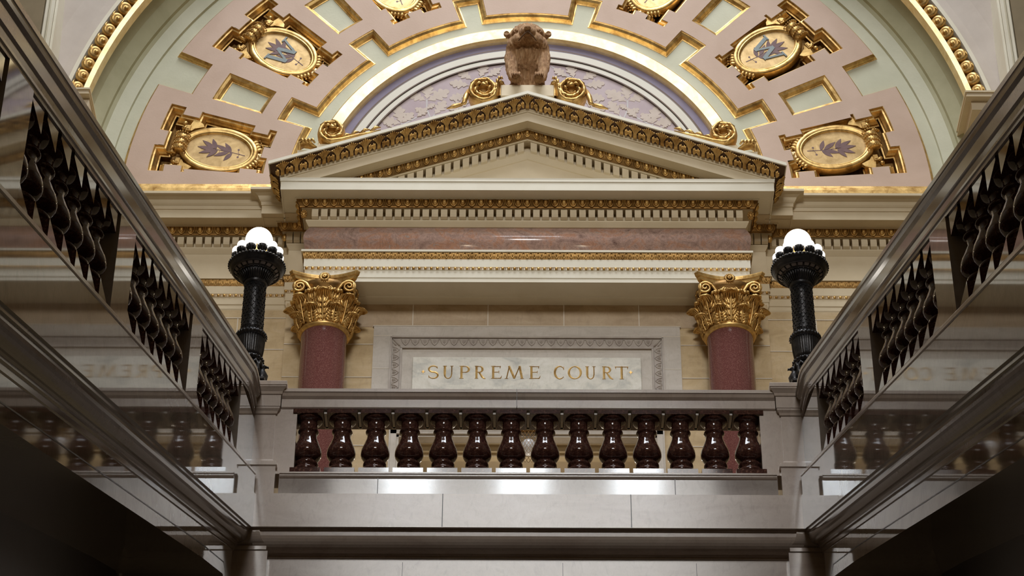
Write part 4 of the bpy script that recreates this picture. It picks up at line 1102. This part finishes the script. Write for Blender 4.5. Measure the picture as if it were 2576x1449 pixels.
for s, nm in ((-1, 'left'), (1, 'right')):                      # little piers at the corners under the slab
    b = MB(); x0, x1 = s*2.256, s*2.60
    pr = [(0, 10.953), (-.03, 10.95)]+[(-.03-.075*(1-cos(pi/2*i/8)), 10.945-.115*sin(pi/2*i/8)) for i in range(0, 9)]+[(-.105, 10.825), (-.095, 10.82), (-.095, 10.785), (-.108, 10.78), (-.11, 9.3)]
    b.sweep([[(s*(2.256+.0-p*0-.02-(-.11-p)*.9), YR+.30, z), (s*(2.256-.02-(-.11-p)*.9), YR-p+.0, z), (s*2.62, YR-p, z)] for p, z in pr])
    o = b.build('corner_pier', MARB); tag(o, 'small moulded marble pier under the landing at its %s corner' % nm, 'pier')

def bal(name): return None
# plinth course + ledge of the front balustrade
fb = empty('balustrade', 'pale marble rail and plinth of the front balustrade below the lettered tablet', 'balustrade', (0, 18.68, 11.29))
b = MB(); xs = 2.17
PP = [(18.525, 11.285), (18.525, 11.455), (18.515, 11.462), (18.505, 11.475), (18.505, 11.488), (18.495, 11.492), (18.495, 11.508), (18.53, 11.515), (18.545, 11.53), (18.84, 11.53)]
b.sweep([[(-xs, y, z), (xs, y, z)] for y, z in PP[:2]]); b.sweep([[(-xs, y, z), (xs, y, z)] for y, z in PP[1:]], 1)
for s in (-1, 1): b.box(min(s*xs, s*(xs+.004)), max(s*xs, s*(xs+.004)), 18.525, 18.8, 11.285, 11.50)
b.build('plinth', [MARBP, MARB], fb)
RAIL = [(.0, .385), (.0, .352), (.008, .347), (.012, .340), (.02, .318), (.036, .302), (.042, .296), (.042, .214), (.048, .208), (.054, .203), (.06, .200)]   # (inset, height above 12.0)
b = MB(); prf = [(18.5+i, 12.0+z) for i, z in RAIL]+[(18.86-i, 12.0+z) for i, z in reversed(RAIL)]
b.sweep([[(-2.2, y, z), (2.2, y, z)] for y, z in prf+[prf[0]]])
b.box(-.103, -.100, 18.495, 18.6, 12.2, 12.385, 1)
b.build('rail', [MARB, DARKST], fb)
b = MB()                    # stone strips between the blocks under the rail
xb0, xb1 = -1.957, 1.957; sp = (xb1-xb0)/13
for i in range(15):
    x = xb0+(i-.5)*sp; b.box(x-.012, x+.012, 18.585, 18.82, 12.17, 12.203)
b.box(-2.07, 2.07, 18.80, 18.84, 12.17, 12.203); b.build('soffit_strips', STONEG, fb)

BZ0, BZ1 = 11.585, 12.156      # turned part, between plinth block and cap block
def bal_prof():
    P = [(1171.3, .104), (1167.5, .101), (1165, .080), (1163.5, .075), (1161, .083), (1158, .101), (1150, .124), (1142.5, .128), (1133, .122), (1124, .108), (1114, .093), (1106, .081), (1099, .0765), (1094, .077), (1092, .084),
         (1088.7, .093), (1085.5, .088), (1083.5, .080), (1078, .078), (1071, .079), (1068.5, .084), (1066.5, .098), (1063, .118), (1060, .1235), (1056, .1225), (1052, .118)]
    return [(.104, 11.585), (.115, 11.597), (.1175, 11.615), (.112, 11.633), (.096, 11.643), (.091, 11.654), (.096, 11.665), (.103, 11.675)]+[(rr, zc(y, 18.68, 773)) for y, rr in P]+[(.10, 12.15), (.095, 12.156)]
BP = bal_prof()
def smoothp(P, k=3):
    out = []
    for i in range(len(P)-1):
        p0, p1, p2, p3 = P[max(i-1, 0)], P[i], P[i+1], P[min(i+2, len(P)-1)]
        for j in range(k):
            t = j/k
            out.append(tuple(.5*(2*p1[d]+(p2[d]-p0[d])*t+(2*p0[d]-5*p1[d]+4*p2[d]-p3[d])*t*t+(3*p1[d]-p0[d]-3*p2[d]+p3[d])*t**3) for d in (0, 1)))
    out.append(P[-1]); return out
BPS = [(r, z-BZ0) for r, z in smoothp(BP, 2)]
def make_baluster(rake=0.0):
    """a turned baluster about its own foot; rake wedges its two square blocks"""
    t = bpy.data.objects.new('baluster', None); COL.objects.link(t); t['category'] = 'baluster'; t.empty_display_size = .1
    b = MB(); b.lathe(BPS, 32); o1 = b.mesh('turned_shaft', MAROON)
    hw = .1335
    def blk(z0, z1, w0, w1):       # z0/z1 plus slope along local y (w0 foot, w1 top)
        m = MB(); vs = [(x, y, (z0 if k == 0 else z1)+(w0 if k == 0 else w1)*y) for k in (0, 1) for (x, y) in ((-hw, -hw), (hw, -hw), (hw, hw), (-hw, hw))]
        m.add(vs, [(3, 2, 1, 0), (4, 5, 6, 7), (0, 1, 5, 4), (1, 2, 6, 5), (2, 3, 7, 6), (3, 0, 4, 7)]); return m
    ft = -.046 if not rake else -.012-.5*0
    o2 = blk(ft-(.062 if rake else 0), 0, rake, 0).mesh('plinth_block', MAROON)
    o3 = blk(BZ1-BZ0, BZ1-BZ0+.044+(.062 if rake else 0), 0, rake).mesh('cap_block', MAROON)
    for nm, me in (('turned_shaft', o1), ('plinth_block', o2), ('cap_block', o3)):
        o = bpy.data.objects.new(nm, me); COL.objects.link(o); o.parent = t
    return t
ORD = ['first', 'second', 'third', 'fourth', 'fifth', 'sixth', 'seventh', 'eighth', 'ninth', 'tenth', 'eleventh', 'twelfth', 'thirteenth', 'fourteenth']
proto = make_baluster()
for i in range(14):
    o = proto if i == 0 else copy_tree(proto)
    o.location = (xb0+i*sp, 18.68, BZ0); o['group'] = 'balusters of the front balustrade'
    o['label'] = 'dark maroon marble baluster, %s from the left in the front balustrade' % ORD[i]
# corner pedestals
def pedestal(s, nm):
    t = empty('pedestal', 'square pale marble pedestal under the %s lamp, at the end of the front balustrade' % nm, 'pedestal', (s*2.555, 18.86, 11.29), 'lamp pedestals')
    cx, cy = s*2.555, 18.86; h = .31
    def sq(mb, prof):
        mb.sweep([[(cx-a, cy-a, z), (cx+a, cy-a, z), (cx+a, cy+a, z), (cx-a, cy+a, z), (cx-a, cy-a, z)] for a, z in prof])
        for a, z in (prof[0], prof[-1]): mb.add([(cx-a, cy-a, z), (cx+a, cy-a, z), (cx+a, cy+a, z), (cx-a, cy+a, z)], [(0, 1, 2, 3)])
    b = MB(); sq(b, [(h, 11.67), (h, 12.135)]); b.build('die', MARB, t)
    b = MB(); sq(b, [(h+.035, 11.285), (h+.035, 11.575), (h+.047, 11.585), (h+.047, 11.607), (h+.032, 11.615), (h+.032, 11.635), (h+.012, 11.645), (h, 11.67)]); b.build('base', MARB, t)
    b = MB(); sq(b, [(h, 12.135), (h+.012, 12.14), (h+.018, 12.165), (h+.034, 12.185), (h+.034, 12.20), (h+.04, 12.203), (h+.04, 12.32), (h+.05, 12.325), (h+.055, 12.35), (h+.075, 12.375), (h+.085, 12.385), (h+.085, 12.397), (h+.092, 12.40), (h+.092, 12.435), (h+.085, 12.445)]); b.build('cap', MARB, t)
    # half pier beside it, at the end of the balusters
    b = MB(); b.box(min(s*2.055, s*2.26), max(s*2.055, s*2.26), 18.56, 18.80, 11.525, 12.205)
    b.build('half_pier', MARB, t)
pedestal(-1, 'left'); pedestal(1, 'right')

# ================================================================== STAIR FLANKS
RK = .471
def raked(mb, prof, s, Y0, Y1, dz=lambda Y: RK*(Y-18.5), n=1, mi=0, smooth=False, loop=False, ys=None):
    """prof: (|x|, z at Y = 18.5); extruded down the rake"""
    ys = ys or [Y0+(Y1-Y0)*i/n for i in range(n+1)]
    P = prof+[prof[0]] if loop else prof
    mb.sweep([[(s*x, Y, z+dz(Y)) for Y in ys] for x, z in P], mi, smooth)
YN = 3.0
for s, nm in ((-1, 'left'), (1, 'right')):
    t = empty('stair_flank', 'long polished marble flank under the %s stair balustrade, reflecting the hall' % nm, 'stair side', (s*2.45, 12, 8))
    b = MB(); raked(b, [(2.37, 10.945), (2.37, 11.29)], s, YN, 18.5); raked(b, [(2.37, 11.29), (2.374, 11.2905), (2.374, 11.475)], s, YN, 18.45); b.build('string_face', MARBS, t)
    b = MB(); raked(b, [(2.374, 11.47), (2.366, 11.474), (2.366, 11.497), (2.38, 11.515), (2.42, 11.555), (2.43, 11.575), (2.80, 11.58)], s, YN, 18.45); b.build('ledge', MARB, t)
    cv = [(2.37, 10.945), (2.385, 10.942), (2.385, 10.915), (2.40, 10.912)]+[(2.40+.075*(1-cos(pi/2*i/8)), 10.912-.115*sin(pi/2*i/8)) for i in range(1, 9)]+[(2.485, 10.785), (2.485, 10.765), (2.50, 10.757), (2.50, 10.72), (2.51, 10.715)]
    b = MB(); raked(b, cv, s, YN, 18.5); b.build('cornice', MARBD, t)
    b = MB()                       # lower face, with its curved end against the corner pier
    ys = [YN]+[YN+(17.9-YN)*i/12 for i in range(1, 13)]+[18.0, 18.1, 18.2, 18.28, 18.34, 18.38]
    def low(Y): return 10.455+RK*(Y-18.5) - (0 if Y < 17.7 else .9*((Y-17.7)/.68)**3)
    b.sweep([[(s*2.51, Y, 10.72+RK*(Y-18.5)) for Y in ys], [(s*2.51, Y, low(Y)) for Y in ys]])
    b.sweep([[(s*2.51, Y, low(Y)) for Y in ys], [(s*3.4, Y, low(Y)) for Y in ys]])
    b.sweep([[(s*2.508, Y, low(Y)+.115) for Y in ys[:-2]], [(s*2.508, Y, low(Y)+.105) for Y in ys[:-2]]], 1)
    b.build('lower_face', [MARBS, DARKST], t)
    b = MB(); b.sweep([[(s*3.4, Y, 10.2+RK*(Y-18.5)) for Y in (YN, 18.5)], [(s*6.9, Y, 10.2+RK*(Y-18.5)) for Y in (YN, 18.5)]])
    b.sweep([[(s*3.4, Y, 10.46+RK*(Y-18.5)) for Y in (YN, 18.5)], [(s*3.4, Y, 10.2+RK*(Y-18.5)) for Y in (YN, 18.5)]]); b.build('underside', DARKST, t)  # shade of the soffit put into its near-black colour
    b = MB(); b.sweep([[(s*3.35, Y, low(min(Y, 17.6))+.01) for Y in (YN, 17.6, 18.7)], [(s*3.35, Y, -1.7) for Y in (YN, 17.6, 18.7)]]); b.build('under_stair_shade', DARKST, t)  # added dark sheet closing the under-stair space, in place of shade
    b = MB(); raked(b, [(2.8, 11.4), (6.9, 11.4)], s, YN, 18.5); b.build('stair_slope', MARBD, t)
    # rail
    r = empty('stair_rail', 'moulded marble handrail of the %s stair, curving level at the lamp pedestal' % nm, 'handrail', (s*2.6, 12, 9))
    def rz(Y):
        if Y <= 17.9: return RK*(Y-18.2)
        u = min(1, (Y-17.9)/.45)
        return RK*(-.3+.45*(u-u*u/2))
    ys = [YN]+[YN+(17.8-YN)*i/10 for i in range(1, 11)]+[17.9, 17.98, 18.05, 18.12, 18.2, 18.28, 18.36, 18.47]
    z_end = 0
    SR = [(i*.75, z) for i, z in RAIL]+[(.048, .16), (.04, .152), (.04, .135), (.05, .13), (.052, .11)]
    prf = [(2.38+i, 12.0+z) for i, z in SR]+[(2.80-i, 12.0+z) for i, z in reversed(SR)]
    b = MB(); raked(b, prf, s, 0, 0, dz=rz, ys=ys, loop=True); b.build('rail', MARBD, r)
    # piers
    piers = [(17.50, 18.55), (14.60, 15.10), (11.62, 12.14), (8.65, 9.17), (5.6, 6.3)]
    for k, (y0, y1) in enumerate(piers[:4]):
        b = MB(); vs = []
        for (x0, x1) in ((2.43, 2.74),):
            for Y in (y0, y1):
                zt = 12.115+rz(Y); zb = 11.53+RK*(Y-18.5)
                vs += [(s*x0, Y, zb), (s*x1, Y, zb), (s*x1, Y, zt), (s*x0, Y, zt)]
        b.add(vs, [(0, 1, 2, 3), (7, 6, 5, 4), (0, 3, 7, 4), (1, 5, 6, 2), (3, 2, 6, 7), (0, 4, 5, 1)])
        o = b.build('stair_pier', MARBS); wh_ = ['highest, beside the lamp pedestal', 'second from the landing', 'third from the landing', 'nearest the camera'][k]
        tag(o, 'plain marble pier of the %s stair balustrade, %s' % (nm, wh_), 'pier', 'piers of the stair balustrades')
    # raked balusters
    if s < 0: rp = make_baluster(RK); first = True
    bays = [(15.10, 17.50, 'highest bay'), (12.14, 14.60, 'middle bay'), (9.17, 11.62, 'nearest full bay'), (7.95, 8.65, 'outermost bay')]
    for bi, (ya, yb, bn) in enumerate(bays):
        n = 7 if bi < 3 else 2
        for i in range(n):
            Y = yb-(yb-ya)*(i+.5)/n
            o = rp if first else copy_tree(rp)
            first = False
            zb = 11.575+RK*(Y-18.5); zt = 12.115+rz(Y); hgt = zt-zb
            o.location = (s*2.575, Y, zb+.074); o.scale = (1, 1, (hgt)/(BZ1-BZ0+.044+.062+.074)); o.location.z = zb+.074*o.scale.z
            o['group'] = 'balusters of the %s stair' % nm
            o['label'] = 'dark baluster on the %s stair, %s from the top in the %s' % (nm, ORD[i], bn)

# ================================================================== LAMPS
def make_lamp():
    t = bpy.data.objects.new('lamp_post', None); COL.objects.link(t); t['category'] = 'lamp'; t.empty_display_size = .1
    def prt(mb, name, m, par=t): o = mb.build(name, m); o.parent = par; return o
    b = MB(); b.box(-.20, .20, -.20, .20, 0, .05, bev=.006); b.box(-.165, .165, -.165, .165, .05, .16, bev=.006); b.box(-.185, .185, -.185, .185, .16, .185, bev=.005); prt(b, 'base', BRONZE)
    for k in range(4):            # crouching creatures on the base corners
        a = pi/4+k*pi/2; R_ = Matrix.Rotation(a, 4, 'Z'); b = MB()
        b.ball((.245, 0, .05), (.06, .05, .045), 10, 7, 0, R_); b.ball((.29, 0, .065), (.034, .032, .03), 8, 6, 0, R_); b.tube([(.22, .0, .06), (.18, 0, .09)], [.04, .02], 8, 0, R_)
        for sy in (-1, 1): b.ball((.275, sy*.035, .018), (.035, .018, .018), 8, 5, 0, R_); b.ball((.285, sy*.025, .09), .009, 6, 4, 0, R_)
        prt(b, 'crouching_creature', BRONZE)
    for k in range(4):            # winged griffins around the foot
        a = k*pi/2; R_ = Matrix.Rotation(a, 4, 'Z'); b = MB()
        b.tube([(.10, 0, .19), (.125, 0, .24), (.13, 0, .30), (.11, 0, .36), (.115, 0, .395)], [.035, .05, .055, .045, .03], 10, 0, R_)
        b.ball((.125, 0, .405), (.035, .03, .03), 10, 7, 0, R_); b.tube([(.15, 0, .405), (.18, 0, .40), (.185, 0, .385)], [.018, .010, .003], 6, 0, R_)
        for sy in (-1, 1):
            b.tube([(.12, sy*.03, .37), (.10, sy*.075, .42), (.09, sy*.10, .37), (.09, sy*.11, .30), (.09, sy*.10, .25)], [.02, .03, .034, .028, .01], 8, 0, R_, flat=.5)
            b.tube([(.14, sy*.02, .27), (.155, sy*.025, .22), (.17, sy*.03, .192)], [.022, .018, .016], 7, 0, R_)
            b.ball((.115, sy*.018, .44), .010, 6, 4, 0, R_)
        prt(b, 'griffin', BRONZE)
    b = MB(); b.lathe([(.07, .18), (.06, .22), (.055, .30), (.07, .38), (.09, .43), (.11, .455)], 24); prt(b, 'foot', BRONZE)
    b = MB(); b.lathe([(.11, .45), (.122, .46), (.128, .475), (.122, .49), (.112, .50)], 30)
    for k in range(20): a = 2*pi*k/20; b.ball((.126*cos(a), .126*sin(a), .476), .015, 6, 5)
    prt(b, 'garland', BRONZE)
    b = MB(); b.lathe([(.108, .50), (.118, .54), (.126, .60), (.130, .66), (.131, .70), (.128, .73)], 96, flute=-.07, nfl=32); prt(b, 'fluted_vase', BRONZE)
    b = MB(); b.lathe([(.126, .725), (.136, .735), (.140, .75), (.134, .765), (.115, .775)], 30)
    for k in range(26):
        a = 2*pi*k/26; b.tube([(.125*cos(a), .125*sin(a), .735), (.146*cos(a), .146*sin(a), .755), (.148*cos(a), .148*sin(a), .74)], [.012, .014, .006], 5)
    prt(b, 'leaf_collar', BRONZE)
    b = MB(); b.lathe([(.104, .77), (.102, .85), (.100, 1.05), (.099, 1.25), (.099, 1.33)], 32)
    for r in range(15):
        for k in range(14):
            a = 2*pi*(k+.5*(r % 2))/14; z = .80+r*.036; rr = .1025-.003*r/15
            b.tube([(rr*cos(a-.16), rr*sin(a-.16), z+.016), (rr*1.01*cos(a-.08), rr*1.01*sin(a-.08), z-.004), ((rr+.003)*cos(a), (rr+.003)*sin(a), z-.010), (rr*1.01*cos(a+.08), rr*1.01*sin(a+.08), z-.004), (rr*cos(a+.16), rr*sin(a+.16), z+.016)], [.002, .0035, .0045, .0035, .002], 4)
    prt(b, 'scaled_shaft', BRONZE)
    b = MB(); b.lathe([(.099, 1.325), (.108, 1.33), (.112, 1.34), (.106, 1.352), (.11, 1.36), (.128, 1.40), (.15, 1.43), (.162, 1.445)], 48)
    for k in range(40): a = 2*pi*k/40; b.tube([(.113*cos(a), .113*sin(a), 1.36), (.138*cos(a), .138*sin(a), 1.405), (.163*cos(a), .163*sin(a), 1.44)], [.004, .008, .009], 5)
    for k in range(24): a = 2*pi*k/24; b.ball((.172*cos(a), .172*sin(a), 1.447), .007, 6, 4)
    prt(b, 'bell', BRONZE)
    dish = MB(); dish.lathe([(.15, 1.445), (.172, 1.452), (.180, 1.455), (.182, 1.472), (.212, 1.492), (.214, 1.478), (.222, 1.478), (.236, 1.49), (.248, 1.515), (.256, 1.53), (.262, 1.535), (.266, 1.55), (.262, 1.565), (.25, 1.572), (.20, 1.575), (.10, 1.58)], 64)
    for k in range(48):
        a = 2*pi*k/48; dish.ball((.263*cos(a), .263*sin(a), 1.553), (.013, .013, .016), 6, 4)
    for k in range(20): a = 2*pi*k/20; dish.tube([(.181*cos(a), .181*sin(a), 1.458), (.190*cos(a), .190*sin(a), 1.468), (.213*cos(a), .213*sin(a), 1.484)], .0065, 5)
    dd = prt(dish, 'dish', BRONZE)
    for k in range(20):
        a = 2*pi*(k+.5)/20; b = MB(); pts = []
        rows = [[(r*cos(a+u), r*sin(a+u), z) for u in (-.115, -.04, .04, .115)] for r, z in ((.184, 1.466), (.190, 1.470), (.206, 1.481), (.211, 1.486))]
        b.sweep(rows, 0, True); o = prt(b, 'grey_pane', DISHG, dd)
    for k in range(12):           # small cups and bulbs round the rim
        a = 2*pi*(k+.5)/12+.10; x, y = .20*cos(a), .20*sin(a)
        b = MB(); b.lathe([(.010, 1.575), (.020, 1.58), (.022, 1.60), (.034, 1.625), (.043, 1.65), (.045, 1.668), (.040, 1.672)], 14, c=(x, y, 0))
        for j in range(12): a2 = 2*pi*j/12; b.tube([(x+.022*cos(a2), y+.022*sin(a2), 1.60), (x+.040*cos(a2), y+.040*sin(a2), 1.635), (x+.047*cos(a2), y+.047*sin(a2), 1.665)], [.003, .006, .006], 4)
        o = prt(b, 'bulb_cup', BRONZE)
        b = MB(); b.ball((x, y, 1.703), .048, 18, 12); prt(b, 'round_bulb', GLOBES, o)
    b = MB(); b.lathe([(.07, 1.575), (.075, 1.62), (.085, 1.68), (.10, 1.74), (.105, 1.76), (.095, 1.77)], 30); prt(b, 'globe_holder', GOLD)
    b = MB(); b.ball((0, 0, 1.865), .131, 36, 22); prt(b, 'large_globe', GLOBE)
    return t
lp = make_lamp()
for s, nm in ((-1, 'left'), (1, 'right')):
    o = lp if s < 0 else copy_tree(lp)
    o.location = (s*2.56, 18.86, 12.445); o.rotation_euler = (0, 0, .06*s); o['group'] = 'bronze lamps on the pedestals'
    o['label'] = 'dark bronze lamp post with lit white globes on the %s pedestal' % nm
    pl = bpy.data.lights.new('globe_light', 'POINT'); pl.energy = 22; pl.color = (1, .82, .58); pl.shadow_soft_size = .13
    lo = bpy.data.objects.new('globe_light', pl); COL.objects.link(lo); lo.location = (s*2.56, 18.80, 14.62)

# ================================================================== HALL BEHIND THE CAMERA (seen only in reflections)
b = MB(); yb = -14.0
WX = [-2.75, 0, 2.75]
b.box(-16, 16, yb-.4, yb, -2, 30.9); b.box(-16, 16, yb-.4, yb, 32.6, 38)
edges = [-16]+[v for x in WX for v in (x-.62, x+.62)]+[16]
for i in range(0, len(edges), 2): b.box(edges[i], edges[i+1], yb-.4, yb, 30.9, 32.6)
o = b.build('wall_rear', TAN); o['kind'] = 'structure'
for i, x in enumerate(WX):
    f = MB()
    for xx in (x-.62, x, x+.56): f.box(xx, xx+.06, yb-.15, yb-.05, 30.9, 32.6)
    for zz in (30.9, 31.8, 32.54): f.box(x-.62, x+.62, yb-.15, yb-.05, zz, zz+.06)
    w_ = f.build('window_%d' % (i+1), CREAM); w_['kind'] = 'structure'
    g = MB(); g.box(x-.62, x+.62, yb-.25, yb-.22, 30.9, 32.6); g.build('pane', PANE, w_)
b = MB(); b.box(-8, 8, -14, 23, -1.9, -1.7); o = b.build('floor_lower', DARKST); o.name = 'floor'; o['kind'] = 'structure'

for o in COL.objects:
    if 'is_local' in o: del o['is_local']
